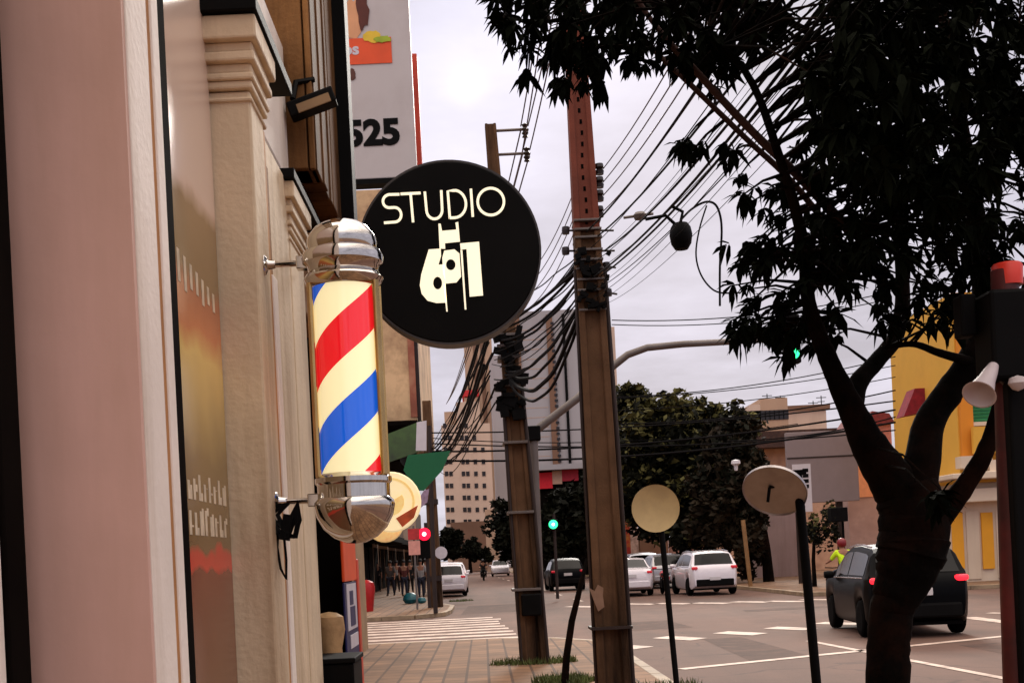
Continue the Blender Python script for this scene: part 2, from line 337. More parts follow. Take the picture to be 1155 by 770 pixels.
# first pilaster: pink face, white street side with a tan joint
pa = MB().box(-.9, -.502, 1.86, 1.875, .13, 6).build('pilaster', m_pink, sf)
MB().box(-.9, -.50, 1.8755, 2.004, .13, 6).build('trim_board', m_white, pa, bevel=.004)
MB().box(-.9, -.503, 2.004, 2.03, .13, 6).build('joint', m_seal_shade, pa)
MB().box(-.9, -.499, 2.03, 2.075, .13, 6).build('trim_board', m_white, pa, bevel=.003)
MB().box(-.9, -.507, 2.09, 2.155, .13, 6).build('window_frame', m_dark, sf, bevel=.004)
MB().box(-.9, -.569, 2.155, 2.80, .13, 3.2).build('window_pane', m_glass, sf)
MB().box(-1.0, -.566, 2.155, 2.80, 3.2, 6).build('lintel', m_cream, sf, bevel=.004)
pilaster(-.60, -.474, 2.80, 2.962, [m_cream], sf, True)
MB().box(-.60, -.476, 2.964, 2.99, .13, 2.80).build('joint', m_seal_shade, sf)  # brown strip painted for the shade in the recess beside the pilaster
MB().box(-.60, -.472, 2.992, 3.055, .13, 2.46).build('side_board', m_white, sf, bevel=.004)
MB().box(-.60, -.515, 3.202, 3.26, .13, 2.8).build('joint', m_brown, sf)
MB().box(-.70, -.52, 3.05, 3.20, .13, 2.9).box(-.70, -.575, 3.2, 4.0, .13, 3.0).build('wall', m_cream, sf, bevel=.004)
pilaster(-.68, -.572, 4.0, 4.30, [m_cream], sf, True)
MB().box(-.9, -.62, 3.05, 4.4, 3.1, 3.6).build('fascia', m_white, sf, bevel=.01)
# window print with glass reflections painted in: pale sky above, gold and orange, red band, maroon below, worn white lettering
def reflection_print_mat():
    m = M('painted_reflection_print', (200, 170, 120), var=.16, scale=5, rough=.22, spec=.6); nt = m.node_tree; N = nt.nodes; L = nt.links; p = N['Principled BSDF']
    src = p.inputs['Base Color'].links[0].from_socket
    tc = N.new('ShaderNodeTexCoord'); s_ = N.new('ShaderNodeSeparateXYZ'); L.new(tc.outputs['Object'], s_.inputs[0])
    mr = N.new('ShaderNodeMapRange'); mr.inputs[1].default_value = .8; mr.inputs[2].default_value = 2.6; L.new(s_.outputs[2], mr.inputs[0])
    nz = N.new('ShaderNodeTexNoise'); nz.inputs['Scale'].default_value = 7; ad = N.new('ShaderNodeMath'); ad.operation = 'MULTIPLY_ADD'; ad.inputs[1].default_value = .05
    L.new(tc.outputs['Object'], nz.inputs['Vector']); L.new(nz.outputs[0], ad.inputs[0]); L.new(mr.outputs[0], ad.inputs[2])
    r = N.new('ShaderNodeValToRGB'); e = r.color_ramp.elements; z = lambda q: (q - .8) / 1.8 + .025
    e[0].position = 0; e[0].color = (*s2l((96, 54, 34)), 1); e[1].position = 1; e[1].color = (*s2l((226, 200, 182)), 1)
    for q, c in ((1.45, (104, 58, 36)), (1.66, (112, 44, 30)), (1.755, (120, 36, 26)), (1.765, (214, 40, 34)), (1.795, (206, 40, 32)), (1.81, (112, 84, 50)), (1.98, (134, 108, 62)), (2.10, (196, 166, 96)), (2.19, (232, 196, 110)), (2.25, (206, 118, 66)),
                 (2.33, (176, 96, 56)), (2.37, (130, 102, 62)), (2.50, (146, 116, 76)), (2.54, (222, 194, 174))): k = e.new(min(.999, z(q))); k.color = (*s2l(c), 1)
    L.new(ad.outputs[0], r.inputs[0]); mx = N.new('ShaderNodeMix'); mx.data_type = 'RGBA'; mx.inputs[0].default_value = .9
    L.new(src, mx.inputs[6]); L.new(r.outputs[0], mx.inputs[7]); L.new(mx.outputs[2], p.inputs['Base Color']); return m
o = tag(MB().box(-.5675, -.5655, 2.17, 2.795, .5, 3.15).build('reflection_print', reflection_print_mat()), 'gold and red shop window print with painted reflections and worn white marks', 'reflection_print')
wl = MB()
for row, z in enumerate((1.895, 1.825)):
    for k in range(9):
        y = 2.36 + k * .046; h = .035 + rnd.random() * .018
        wl.box(-.5654, -.5646, y, y + .018, z, z + h); wl.box(-.5654, -.5646, y + .0185, y + .034, z + h * rnd.choice((0, .4, .8)), z + h * rnd.choice((.2, .6, 1.)) + .006)
for k in range(11): wl.box(-.5654, -.5646, 2.2 + k * .052, 2.22 + k * .052, 2.33 - .02 * rnd.random(), 2.40 - k * .004)
wl.build('printed_marks', M('worn_white_print', (206, 188, 160), var=.25, scale=30), o)

# doorway, upper storey and side of the next shop
ns = thing('neighbour_shop', 'brown boarded upper storey over a dark doorway behind the barber pole', 'shop building', (-1.2, 5, 0))
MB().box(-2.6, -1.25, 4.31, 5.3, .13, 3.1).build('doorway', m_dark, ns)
up = MB(); up.mi = 1
y = 4.45
while y < 5.22:
    w = rnd.choice((.07, .11, .16)); up.box(-.7, -.522 + rnd.uniform(-.006, .006), y, min(y + w - .006, 5.22), 3.17, 8); y += w
x = -1.5; up.mi = 0
while x < -.53:
    w = rnd.choice((.09, .13, .05)); up.box(x, min(x + w - .006, -.53), 4.43 + rnd.uniform(-.008, .008), 4.6, 3.17, 8); x += w
up.build('upper_storey', [m_brown, M('dark_street_boards', (104, 72, 44), spec=.05, var=.3, stain=(30, 20, 14), samt=.8, sscale=3, streak=True)], ns, bevel=.004)  # boards on the street side get a darker brown
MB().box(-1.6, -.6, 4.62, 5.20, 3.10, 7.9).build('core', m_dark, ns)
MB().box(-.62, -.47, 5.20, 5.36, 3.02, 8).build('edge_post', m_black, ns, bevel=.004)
MB().box(-2.0, -.575, 5.37, 5.398, .13, 3.1).build('doorway_shade', m_dark, ns)  # near-black sheet added; the doorway's shade is put into its colour
MB().box(-.72, -.66, 4.50, 4.53, .2, 2.7).build('door_jamb', M('rust_red_paint', (140, 62, 44), var=.2), ns)
MB().box(-1.6, -.62, 4.4, 5.15, 2.7, 3.1).build('lintel', m_brown, ns, bevel=.01)
fl = thing('flood_light', 'small black floodlight on the brown boards under the cornice', 'lamp', (-.5, 4.43, 3.72))
p = at(352, 118, 4.36)
MB().obox(p, .17, .07, .055, Matrix.Rotation(R(-18), 3, 'Y')).build('housing', m_black, fl, bevel=.006)
MB().obox(p + Vector((.01, -.037, -.008)), .12, .008, .03, Matrix.Rotation(R(-18), 3, 'Y')).build('lens', M('dusty_lens', (140, 112, 80), rough=.3), fl)
MB().tube([p + Vector((-.07, .02, .03)), p + Vector((-.06, .05, .1)), p + Vector((.0, .085, .12))], .011, 6).build('bracket', m_black, fl)
MB().box(-9, -2.3, 5.4, 24, .13, 4.6).solo('setback_shop', M('dull_ochre_wall', (150, 120, 84), var=.15, stain=(96, 74, 50), bump=.2), 'low ochre building set back from the pavement behind the orange banner', 'shop building')

# ------------------------------------------------------------------ barber pole
bp = thing('barber_pole', "lit barber pole with red, cream and blue stripes and chrome ends", 'barber pole', (-.292, 2.88, 1.80))
def stripes():
    m = bpy.data.materials.new('barber_stripes'); m.use_nodes = True; nt = m.node_tree; N = nt.nodes; L = nt.links; p = N['Principled BSDF']
    tc = N.new('ShaderNodeTexCoord'); s = N.new('ShaderNodeSeparateXYZ'); L.new(tc.outputs['Object'], s.inputs[0])
    def mt(op, a, b=None):
        n = N.new('ShaderNodeMath'); n.operation = op
        for i, q in enumerate((a, b)):
            if q is None: continue
            if isinstance(q, (int, float)): n.inputs[i].default_value = q
            else: L.new(q, n.inputs[i])
        return n.outputs[0]
    an = mt('DIVIDE', mt('ARCTAN2', s.outputs[1], s.outputs[0]), 2 * math.pi)
    ph = mt('FRACT', mt('ADD', mt('SUBTRACT', mt('DIVIDE', mt('SUBTRACT', s.outputs[2], .621), .39), an), 10.0))
    r = N.new('ShaderNodeValToRGB'); r.color_ramp.interpolation = 'CONSTANT'; e = r.color_ramp.elements
    cr, bl, rd_ = s2l((252, 240, 188)), s2l((22, 92, 206)), s2l((226, 28, 36))
    e[0].position = 0; e[0].color = (*cr, 1); e[1].position = .25; e[1].color = (*bl, 1)
    for q, c in ((.5, cr), (.735, rd_)): k = e.new(q); k.color = (*c, 1)
    L.new(ph, r.inputs[0]); L.new(r.outputs[0], p.inputs['Base Color']); L.new(r.outputs[0], p.inputs['Emission Color'])
    p.inputs['Emission Strength'].default_value = .56; p.inputs['Roughness'].default_value = .08; p.inputs['Coat Weight'].default_value = .8
    return m
B = MB().lathe([(.0755, .15), (.0755, .606)], n=48).build('striped_glass', stripes(), bp, smooth=True, local=True)
MB().lathe([(.066, .585), (.076, .592), (.088, .60), (.0925, .612), (.086, .622), (.080, .628), (.083, .64), (.093, .648), (.095, .662), (.090, .674), (.078, .680),
            (.081, .692), (.0805, .705), (.075, .716), (.063, .731), (.044, .743), (.02, .749), (.0, .750)], n=48).build('top_cap', m_chrome, bp, smooth=True, local=True)
MB().lathe([(.0, .0), (.022, .002), (.050, .014), (.074, .036), (.089, .064), (.094, .088), (.092, .098), (.084, .106), (.084, .136), (.089, .141), (.089, .152), (.080, .158), (.07, .168), (.066, .17)], n=48).build('bottom_bowl', m_chrome, bp, smooth=True, local=True)
for a in (R(-25), R(-155), R(25), R(155)):
    c = Vector((math.cos(a) * .0835, math.sin(a) * .0835, .378))
    MB().obox(c, .010, .020, .45, Matrix.Rotation(a, 3, 'Z')).build('side_rod', m_warm_chrome, bp, bevel=.003, local=True)
for z in (.655, .105):
    br = MB().tube([(-.185, 0, z), (-.08, 0, z)], .0075, 10)
    br.lathe([(.0, 0), (.022, 0), (.024, .006), (.012, .012), (.009, .03)], (-.186, 0, z), 16, 'x')
    br.obox((-.092, 0, z), .03, .03, .03).build('bracket', m_chrome, bp, smooth=False, bevel=.003, local=True)
cb = MB()
for k in range(16):
    q = rnd.uniform(-.016, .016); w = rnd.uniform(.012, .03)
    cb.tube([(-.165 + q, -.01, .10), (-.175 - w + q, -.012, .075), (-.168 + q, -.02, .04 - .02 * rnd.random()), (-.15 + q, -.016, .02), (-.148 + q + w * .5, -.015, .06), (-.13, -.01, .10)], .003, 5)
cb.tube([(-.175, -.01, .07), (-.182, -.01, .0), (-.176, -.012, -.05), (-.165, -.012, -.075), (-.163, -.01, -.03), (-.166, -.01, .03)], .0032, 5)
cb.obox((-.158, -.012, .045), .022, .02, .06, Matrix.Rotation(R(12), 3, 'Y')).build('cable', m_black, bp, local=True)

# ------------------------------------------------------------------ round studio sign
YS = 4.2; cS = at(507, 288, YS); rS = 101.5 / F * YS
ds = thing('round_sign', 'round black sign reading STUDIO 651 in cream letters', 'sign', cS)
MB().lathe([(0, -.05), (rS - .006, -.05), (rS, -.044), (rS, .044), (rS - .006, .05), (0, .05)], n=72, axis='y').build('disc', m_black, ds, local=True, smooth=True)
MB().lathe([(rS + .001, -.046), (rS + .0045, -.046), (rS + .0045, .046), (rS + .001, .046)], n=72, axis='y').build('rim', M('grey_rim', (66, 62, 60), rough=.4, metal=.6), ds, local=True, smooth=True)
MB().tube([(-rS - .002, 0, .05), (-.48, 0, .05)], .012, 8).tube([(-rS - .002, 0, -.02), (-.48, 0, -.02)], .012, 8).build('arm', m_black, ds, local=True)
K = YS / F / 3.208      # metres per unit of the lettering sketch; x to the right of the disc's centre, y down
lt = MB()
def PT(x, y): return (x - 375.3, 378.5 - y)
def plate(loops): lt.prism([[PT(*q) for q in lp] for lp in loops], lambda x, y, d: Vector((x * K, -.0505 - d, y * K)), .004)
def stroke(pts, w=9, closed=False):
    pts = [Vector(q) for q in pts]; n = len(pts); L_, R_ = [], []
    for i in range(n):
        a = pts[i - 1] if (i > 0 or closed) else pts[i]; b = pts[(i + 1) % n] if (i < n - 1 or closed) else pts[i]
        t = (b - a).normalized(); nn = Vector((-t.y, t.x)) * w / 2; L_.append(pts[i] + nn); R_.append(pts[i] - nn)
    if closed: plate([L_, R_])
    else: plate([L_ + R_[::-1]])
def arc(cx, cy, rx, ry, a0, a1, n=14): return [(cx + rx * math.cos(R(a0 + (a1 - a0) * i / n)), cy + ry * math.sin(R(a0 + (a1 - a0) * i / n))) for i in range(n + 1)]
stroke([(208, 166)] + [(170, 165)] + arc(170, 189, 22, 23, 270, 90, 10)[1:] + [(188, 212)] + arc(188, 238, 23, 26, 270, 450, 10)[1:] + [(148, 265)])       # S
stroke([(212, 165), (284, 165)]); stroke([(248, 165), (252, 268)])                                                                             # T
stroke([(299, 161), (302, 230)] + arc(330, 228, 28, 32, 180, 0, 12) + [(358, 159)])                                                              # U
stroke([(384, 262), (381, 163)] + [(400, 162)] + arc(402, 210, 42, 49, 270, 450, 14)[1:] + [(384, 259)])                                          # D
stroke([(464, 159), (466, 259)])                                                                                                                 # I
stroke(arc(533, 208, 47, 48, 0, 360, 32)[:-1], 9, True)                                                                                          # O
plate([[(303, 368), (346, 367), (346, 392), (335, 424), (357, 424), (357, 560), (322, 560), (290, 550), (270, 524), (265, 494), (272, 456), (290, 404)], arc(329, 489, 16, 23, 0, 360, 18)[:-1]])   # 6
plate([[(342, 278), (350, 278), (354, 304), (405, 302), (403, 277), (413, 275), (416, 345), (362, 348), (362, 368), (342, 366)]])                                                                  # head of the 5
plate([[(358, 375), (395, 372), (412, 388), (414, 470), (396, 490), (358, 492), (350, 452), (350, 400)], arc(379, 426, 17, 20, 0, 360, 18)[:-1]])                                                  # bowl of the 5
plate([[(416, 352), (484, 349), (489, 541), (441, 543), (438, 372), (417, 374)]])                                                                                                                # 1
plate([[(350, 492), (356, 492), (360, 592), (355, 592)]]); plate([[(416, 376), (423, 376), (427, 588), (421, 588)]])
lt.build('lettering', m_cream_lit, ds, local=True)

# ------------------------------------------------------------------ perpendicular sign 525
YB = 12.0
c0, c1 = at(391, 203, YB), at(470, 190, YB)
sg = thing('hanging_sign', 'tall pale grey hanging sign reading 525 under an orange banner', 'sign', ((c0.x + c1.x) / 2, YB, c0.z))
wS = c1.x - c0.x; zt = 8.4
MB().box(c0.x, c1.x, YB, YB + .16, c0.z, zt).build('panel', m_grey_sign, sg, bevel=.008)
MB().box(c0.x - .02, c1.x + .004, YB - .006, YB + .166, c0.z - .05, c0.z - .002).build('bottom_edge', m_black, sg)
MB().box(c0.x - .06, c0.x - .003, YB - .01, YB + .17, c0.z - .05, zt).build('side_edge', m_black, sg)
MB().box(-2.3, c0.x - .06, YB + .05, YB + .11, c0.z + .3, c0.z + .36).box(-2.3, c0.x - .06, YB + .05, YB + .11, c0.z + 1.8, c0.z + 1.86).build('arm', m_black, sg)
vs, fs = glyphs('525', .335, .016); d_ = MB()
mid = at(421, 163, YB); d_.add([(mid.x + p.x * 1.06, YB - .006, mid.z + p.y) for p in vs], fs); d_.build('number', m_black, sg)
a = at(385, 74, YB); b = at(441, 42, YB)
MB().box(c0.x + .002, b.x, YB - .008, YB - .004, a.z, b.z).build('orange_band', m_orange, sg)
vs, fs = glyphs('os', .17, .006); mid = at(396, 62, YB); MB().add([(mid.x + p.x, YB - .011, mid.z + p.y * .9) for p in vs], fs).build('band_letters', m_sheetw, sg)
def blob(cu, cv, ru, rv, d, seed, n=18):
    r2 = random.Random(seed); c = at(cu, cv, YB); k = YB / F
    lp = [(c.x + math.cos(q * 2 * math.pi / n) * ru * k * r2.uniform(.75, 1.15), c.z + math.sin(q * 2 * math.pi / n) * rv * k * r2.uniform(.75, 1.15)) for q in range(n)]
    return MB().prism([lp], lambda x, y, t: Vector((x, YB - d - t, y)), .002)
blob(398, 22, 13, 26, .004, 1).build('picture', M('peach_print', (226, 164, 120), var=.1), sg)
blob(409, 12, 7, 24, .008, 2).build('picture', M('brown_print', (92, 44, 34), var=.2), sg)
blob(420, 42, 11, 7, .011, 3).build('picture', M('yellow_print', (226, 190, 60), var=.15), sg)
blob(432, 45, 10, 4, .014, 4).build('picture', M('lime_print', (160, 178, 50), var=.2), sg)
blob(397, 84, 5, 7, .004, 8).build('picture', M('brown_print', (92, 54, 44), var=.2), sg)
e0, e1 = at(462, 190, 12.6), at(470, 60, 12.6)
MB().box(-1.6, e1.x, 12.6, 12.75, e0.z, e1.z).solo('red_sign', m_redorange, 'red orange sign panel behind the right edge of the tall 525 sign', 'sign', bevel=.01)

# ------------------------------------------------------------------ banner and clutter by the doorway
bn = thing('banner_board', 'orange and navy banner board with worn white lettering at the shop corner', 'banner', (-.56, 5.05, .13))
YA, YC = 4.86, 5.32
def zz(v, Y): return at(396, v, Y).z
MB().box(-.557, -.545, YA, YC, zz(655, 5), zz(605, 5)).build('orange_panel', m_orange, bn, bevel=.004)
MB().box(-.557, -.548, YA, YC, .13, zz(655, 5) - .004).build('navy_panel', m_navy, bn, bevel=.004)
MB().box(-.557, -.542, YC + .002, YC + .075, .13, zz(630, 5)).build('edge_strip', m_redorange, bn, bevel=.004)
wm = MB(); wm.box(-.5475, -.5445, YA + .05, YC - .06, zz(710, 5), zz(658, 5)); wm.box(-.5475, -.5445, YA + .12, YC - .05, zz(731, 5), zz(716, 5)); wm.box(-.5475, -.5445, YA + .14, YC - .08, zz(760, 5), zz(744, 5))
wm.build('white_block', m_sheetw, bn)
nm = MB()
for k, (z0, z1) in enumerate(((666, 682), (684, 706))): nm.box(-.5443, -.5425, YA + .14, YC - .2 + .06 * k, zz(z1, 5), zz(z0, 5))
nm.build('dark_lettering', m_navy, bn)
q = at(372, 742, 4.36)
cbx = thing('black_cabinet', 'black cabinet with a flat top standing in the doorway', 'cabinet', (q.x, 4.4, .13))
MB().box(q.x - .075, q.x + .085, 4.34, 4.62, .13, q.z - .02).build('body', m_black, cbx, bevel=.006)
MB().box(q.x - .082, q.x + .092, 4.332, 4.63, q.z - .018, q.z).build('top', m_plastic, cbx, bevel=.004)
q = at(372, 716, 4.75)
MB().lathe([(.0, -.14), (.05, -.14), (.045, -.05), (.06, .02), (.055, .07), (.03, .085), (.0, .09)], q, 12).lathe([(.04, -1.3), (.035, -.14)], q, 10).solo('folded_parasol', M('tan_canvas', (176, 140, 96), var=.2, scale=20, bump=.3), 'tan canvas parasol folded up above the black cabinet', 'parasol', smooth=True)
# ------------------------------------------------------------------ utility poles
def pole_shape(b, p0, p1, w0, w1, d0, d1, holes=None):
    # H-section concrete pole: two flanges and a recessed web, tapering
    p0, p1 = Vector(p0), Vector(p1); ax = (p1 - p0)
    def pt(t, fx, fy): w = w0 + (w1 - w0) * t; d = d0 + (d1 - d0) * t; return p0 + ax * t + Vector((fx * w / 2, fy * d / 2, 0))
    prof = [(-1, -1), (-.55, -1), (-.45, -.7), (.45, -.7), (.55, -1), (1, -1), (1, 1), (.55, 1), (.45, .7), (-.45, .7), (-.55, 1), (-1, 1)]
    n = 12; k = len(prof); vs = [pt(i / n, *q) for i in range(n + 1) for q in prof]
    fs = [(i * k + j, i * k + (j + 1) % k, (i + 1) * k + (j + 1) % k, (i + 1) * k + j) for i in range(n) for j in range(k)]
    fs += [tuple(range(k))[::-1], tuple(n * k + j for j in range(k))]
    b.add(vs, fs); return pt
# near pole
Y2 = 14.0
P2 = thing('utility_pole', 'near concrete utility pole, wide and reddish at its pierced top, rising into the leaves', 'utility pole', at(693, 800, Y2).xy.to_3d() + Vector((0, 0, .13)))
lo2, hi2 = at(693.5, 800, Y2), at(645.5, 0, Y2); lo2.z = .13
mid2 = lo2.lerp(hi2, (5.35 - lo2.z) / (hi2.z - lo2.z)); top2 = hi2 + (hi2 - lo2) * .12
b = MB(); f2 = pole_shape(b, lo2, mid2, .37, .29, .36, .30); b.build('lower_shaft', m_conc, P2, bevel=.012)
b = MB(); f2b = pole_shape(b, mid2, top2, .29, .19, .26, .2); b.build('upper_shaft', m_red_conc, P2, bevel=.01)
for i in range(26):
    t = .03 + i * .035; c = f2b(t, 0, -.7); MB().obox(c + Vector((.01 * math.sin(i), -.001, 0)), .028, .006, .05).build('hole', m_dark, P2)
for v in (252, 262, 271, 285, 296, 306, 318, 330, 352):
    c = at(664 + (v - 300) * .06, v, Y2); bw = .305
    MB().box(c.x - bw / 2, c.x + bw / 2, Y2 - .17, Y2 + .17, c.z - .012, c.z + .012).build('band', m_galv, P2, bevel=.004)
bx = MB(); random.seed(3)
for i in range(26):
    u, v = rnd.uniform(648, 690), rnd.uniform(283, 348); c = at(u, v, Y2 - .2); bx.obox(c, rnd.uniform(.03, .10), rnd.uniform(.04, .1), rnd.uniform(.03, .09), Matrix.Rotation(rnd.uniform(-.6, .6), 3, 'Y'))
bx.build('clamps', m_black, P2)
INS2 = []
for v in (191, 206, 221, 239):
    c = at(676, v, Y2 - .05); INS2.append(c)
    MB().lathe([(.0, -.06), (.045, -.06), (.052, -.02), (.03, 0), (.052, .02), (.045, .06), (0, .06)], c, 12).box(c.x - .13, c.x + .04, Y2 - .055, Y2 - .045, c.z + .055, c.z + .065).build('insulator', m_porc, P2)
for u, v in ((638, 260), (638, 283), (684, 300), (686, 330)):
    c = at(u, v, Y2 - .1); MB().lathe([(0, -.04), (.04, -.04), (.045, 0), (.04, .04), (0, .04)], c, 10).tube([c, (lo2.x + .25, Y2, c.z)], .012, 6).build('insulator', m_porc, P2)
for dx, r in ((-.20, .02), (.21, .028)):
    MB().tube([f2(0, 0, 0) + Vector((dx, -.1, 0)), f2(.55, 0, 0) + Vector((dx * .93, -.1, 0)), f2(.92, 0, 0) + Vector((dx * .8, -.1, 0))], r, 8).build('conduit', m_pipe, P2)
c = at(675, 672, Y2 - .22); MB().add([c + Vector(q) for q in ((-.1, 0, .10), (-.04, -.004, .06), (.0, 0, .13), (.06, -.003, .09), (.05, 0, .0), (.06, -.004, -.12), (-.01, 0, -.17), (-.05, -.003, -.06))], [(0, 1, 2, 3, 4, 5, 6, 7)]).build('torn_paper', M('torn_paper', (132, 102, 82), var=.15), P2)
MB().box(lo2.x - .24, lo2.x + .22, Y2 - .24, Y2 + .2, .9, .93).build('band', m_pipe, P2)
# second pole
Y1 = 20.6
P1 = thing('utility_pole', 'second concrete utility pole with conduits down both sides, topped by two side arms', 'utility pole', G(603, 746, .13))
lo1 = G(603, 747, .13); Y1 = lo1.y; hi1 = at(553, 141, Y1)
b = MB(); f1 = pole_shape(b, lo1, hi1, .37, .17, .36, .18); b.build('shaft', m_conc, P1, bevel=.012)
for dx, r in ((-.2, .028), (.2, .03)):
    MB().tube([f1(0, 0, 0) + Vector((dx, -.16, 0)), f1(.3, 0, 0) + Vector((dx * .9, -.16, 0)), f1(.52, 0, 0) + Vector((dx * .72, -.14, 0))], r, 8).build('conduit', m_pipe, P1)
for v in (578, 664, 500, 436, 405, 392, 380):
    c = at(571 + (v - 380) * .076 + .6, v, Y1); MB().box(c.x - .22 + .0002 * (664 - v), c.x + .22 - .0002 * (664 - v), Y1 - .24, Y1 + .24, c.z - .02, c.z + .02).build('band', m_galv, P1, bevel=.005)
c = at(600, 679, Y1 - .3); MB().box(c.x - .16, c.x + .14, Y1 - .32, Y1 - .2, c.z - .2, c.z + .13).build('meter_box', m_black, P1, bevel=.02)
bx = MB()
for i in range(46):
    u, v = rnd.uniform(562, 592), rnd.uniform(372, 470); c = at(u + (v - 420) * .07, v, Y1 - rnd.uniform(.15, .3)); bx.obox(c, rnd.uniform(.05, .22), rnd.uniform(.05, .2), rnd.uniform(.03, .16), Matrix.Rotation(rnd.uniform(-.5, .5), 3, 'Y'))
bx.build('splice_clamps', m_black, P1)
ARM1 = []
for v, u1 in ((146, 592), (173, 594)):
    a, c = at(553, v + 2, Y1), at(u1, v, Y1); MB().tube([a, c], .022, 6).build('side_arm', m_galv, P1); ARM1.append(c)
    MB().lathe([(0, -.14), (.05, -.12), (.03, -.09), (.055, -.06), (.03, -.03), (.05, 0), (.03, .03), (.05, .07), (0, .1)], c, 10).build('insulator', m_porc, P1)
# third pole, beyond the side street
Y3 = 44.0; lo3, hi3 = at(493, 690, Y3), at(481, 452, Y3); lo3.z = .13
P3 = thing('utility_pole', 'third utility pole beyond the zebra crossing, beside the red signal', 'utility pole', lo3)
b = MB(); pole_shape(b, lo3, hi3, .46, .3, .44, .28); b.build('shaft', m_conc, P3, bevel=.015)
for v in (652, 566): c = at(490 - (652 - v) * .05, v, Y3); MB().box(c.x - .26, c.x + .26, Y3 - .25, Y3 + .25, c.z - .09, c.z + .09).build('band', m_pipe, P3)
c = at(497.5, 623, Y3 - .35); MB().lathe([(.22, -.01), (.22, .01), (.12, .012), (.12, -.012)], c, 20, 'y').build('round_plate', m_sheetw, P3)

# ------------------------------------------------------------------ overhead cables
def wire(a, b, sag, r, label, group, mat=None, n=22, name='overhead_cable', wob=0.):
    a, b = Vector(a), Vector(b); ps = []
    for i in range(n + 1):
        t = i / n; p = a.lerp(b, t); p.z -= 4 * sag * t * (1 - t); p.z += wob * math.sin(t * 23 + a.z * 9); p.x += wob * math.cos(t * 19 + a.z * 7); ps.append(p)
    MB().tube(ps, r, 5).solo(name, mat or m_wire, label, 'cable', group, smooth=True)
g1 = 'cables from the near pole towards the tree'
l1 = 'dark overhead cable rising from the near utility pole into the leaves of the big tree'
for i in range(15):
    t = i / 14; z0 = 5.30 - t * .78 + rnd.uniform(-.05, .05)
    wire((lo2.x - .02 + rnd.uniform(-.05, .16), Y2 - .1, z0), (1.55 + rnd.uniform(-.25, .45), -18, 5.6 - t * .6 + rnd.uniform(-.1, .25)), 1.42 + rnd.uniform(-.07, .07), (.009 if i in (0, 1, 4, 8, 9) else rnd.choice((.0022, .003, .004))), l1, g1, wob=rnd.choice((0, .003, .005)), n=60)
for c in INS2:
    wire(c + Vector((.04, 0, 0)), (c.x + .15, -18, c.z + .35), 1.5, .006, 'thin bare wire from the insulator stack of the near utility pole into the leaves', 'bare wires from the insulator stack', m_wire2, n=40)
    wire(c + Vector((-.2, 0, 0)), (.72, Y1, c.z - .1), .25, .006, 'thin bare wire between the insulator stacks of the two nearest poles', 'bare wires between the two nearest poles', m_wire2)
for i in range(18):
    t = i / 17; wire((lo2.x - .12 - .06 * rnd.random(), Y2 + .1, 5.15 - t * .62), (lo1.x - .33 + rnd.uniform(-.15, .15), Y1 - .15, 5.45 - t * 1.0), .10 + rnd.uniform(-.07, .2), rnd.choice((.006, .008, .011, .018)), 'dark sagging cable bundled between the near and second utility poles', 'cables between the two nearest poles', wob=rnd.choice((0, .005)))
for k, (sg_, r) in enumerate(((.4, .02), (.52, .028), (.6, .02))):
    wire((lo2.x - .16, Y2 + .12, 4.62 - k * .08), (lo1.x - .2, Y1 - .2, 4.55 - k * .06), sg_, r, 'thick sagging cable loop hanging between the near and second utility poles', 'thick cables between the two nearest poles', wob=.006)
for i in range(16):
    t = i / 15; wire((lo1.x - .45 + rnd.uniform(-.15, .1), Y1 + .2, 5.4 - t * 1.25), (lo3.x + rnd.uniform(-.1, .5), Y3, 5.75 - t * .55), .3 + rnd.uniform(-.25, .55), rnd.choice((.010, .014, .018, .026)), 'dark cable fanning down from the second utility pole to the third', 'cables between the second and third poles', wob=rnd.choice((0, .012)))
for c in ARM1:
    for dx in (-.06, .05):
        wire(c + Vector((dx, 0, .05)), (lo2.x + .1 + dx * 3, Y2 - 8, 9.6), .35, .010, 'high wire from the side arms of the second utility pole into the leaves', 'high wires from the second pole', m_wire2)
        wire(c + Vector((dx, 0, .0)), (lo3.x + .3, 60, 9.3), .5, .012, 'high wire from the second utility pole down behind the round black sign', 'far high wires from the second pole', m_wire2)
# cables over the junction, across the picture
for u0, v0, u1, v1, Y, sg_, r in ((486, 488, 1010, 452, 40, .25, .03), (484, 509, 1010, 462, 40, .35, .04), (484, 519, 1010, 476, 41, .4, .045), (488, 494, 900, 478, 60, .5, .03), (690, 361, 1000, 330, 40, .3, .022), (690, 366, 1000, 338, 40, .3, .02),
                                  (690, 449, 1010, 412, 42, .2, .02), (690, 463, 1010, 425, 42, .2, .02), (488, 500, 1010, 485, 42, .3, .03), (686, 448, 1010, 402, 38, .25, .02), (700, 478, 1010, 440, 42, .25, .03), (820, 497, 1010, 470, 44, .2, .03)):
    wire(at(u0, v0, Y), at(u1, v1, Y + rnd.uniform(-1, 1)), sg_, r * .8, 'thin cable strung sideways across the road junction', 'cables strung across the junction', n=16)
def smo(P, m=5):
    out = []
    for i in range(len(P) - 1):
        p0, p1, p2, p3 = P[max(i - 1, 0)], P[i], P[i + 1], P[min(i + 2, len(P) - 1)]
        for k in range(m):
            t = k / m; out.append(.5 * ((2 * p1) + (p2 - p0) * t + (2 * p0 - 5 * p1 + 4 * p2 - p3) * t * t + (3 * p1 - p0 - 3 * p2 + p3) * t ** 3))
    return out + [P[-1]]
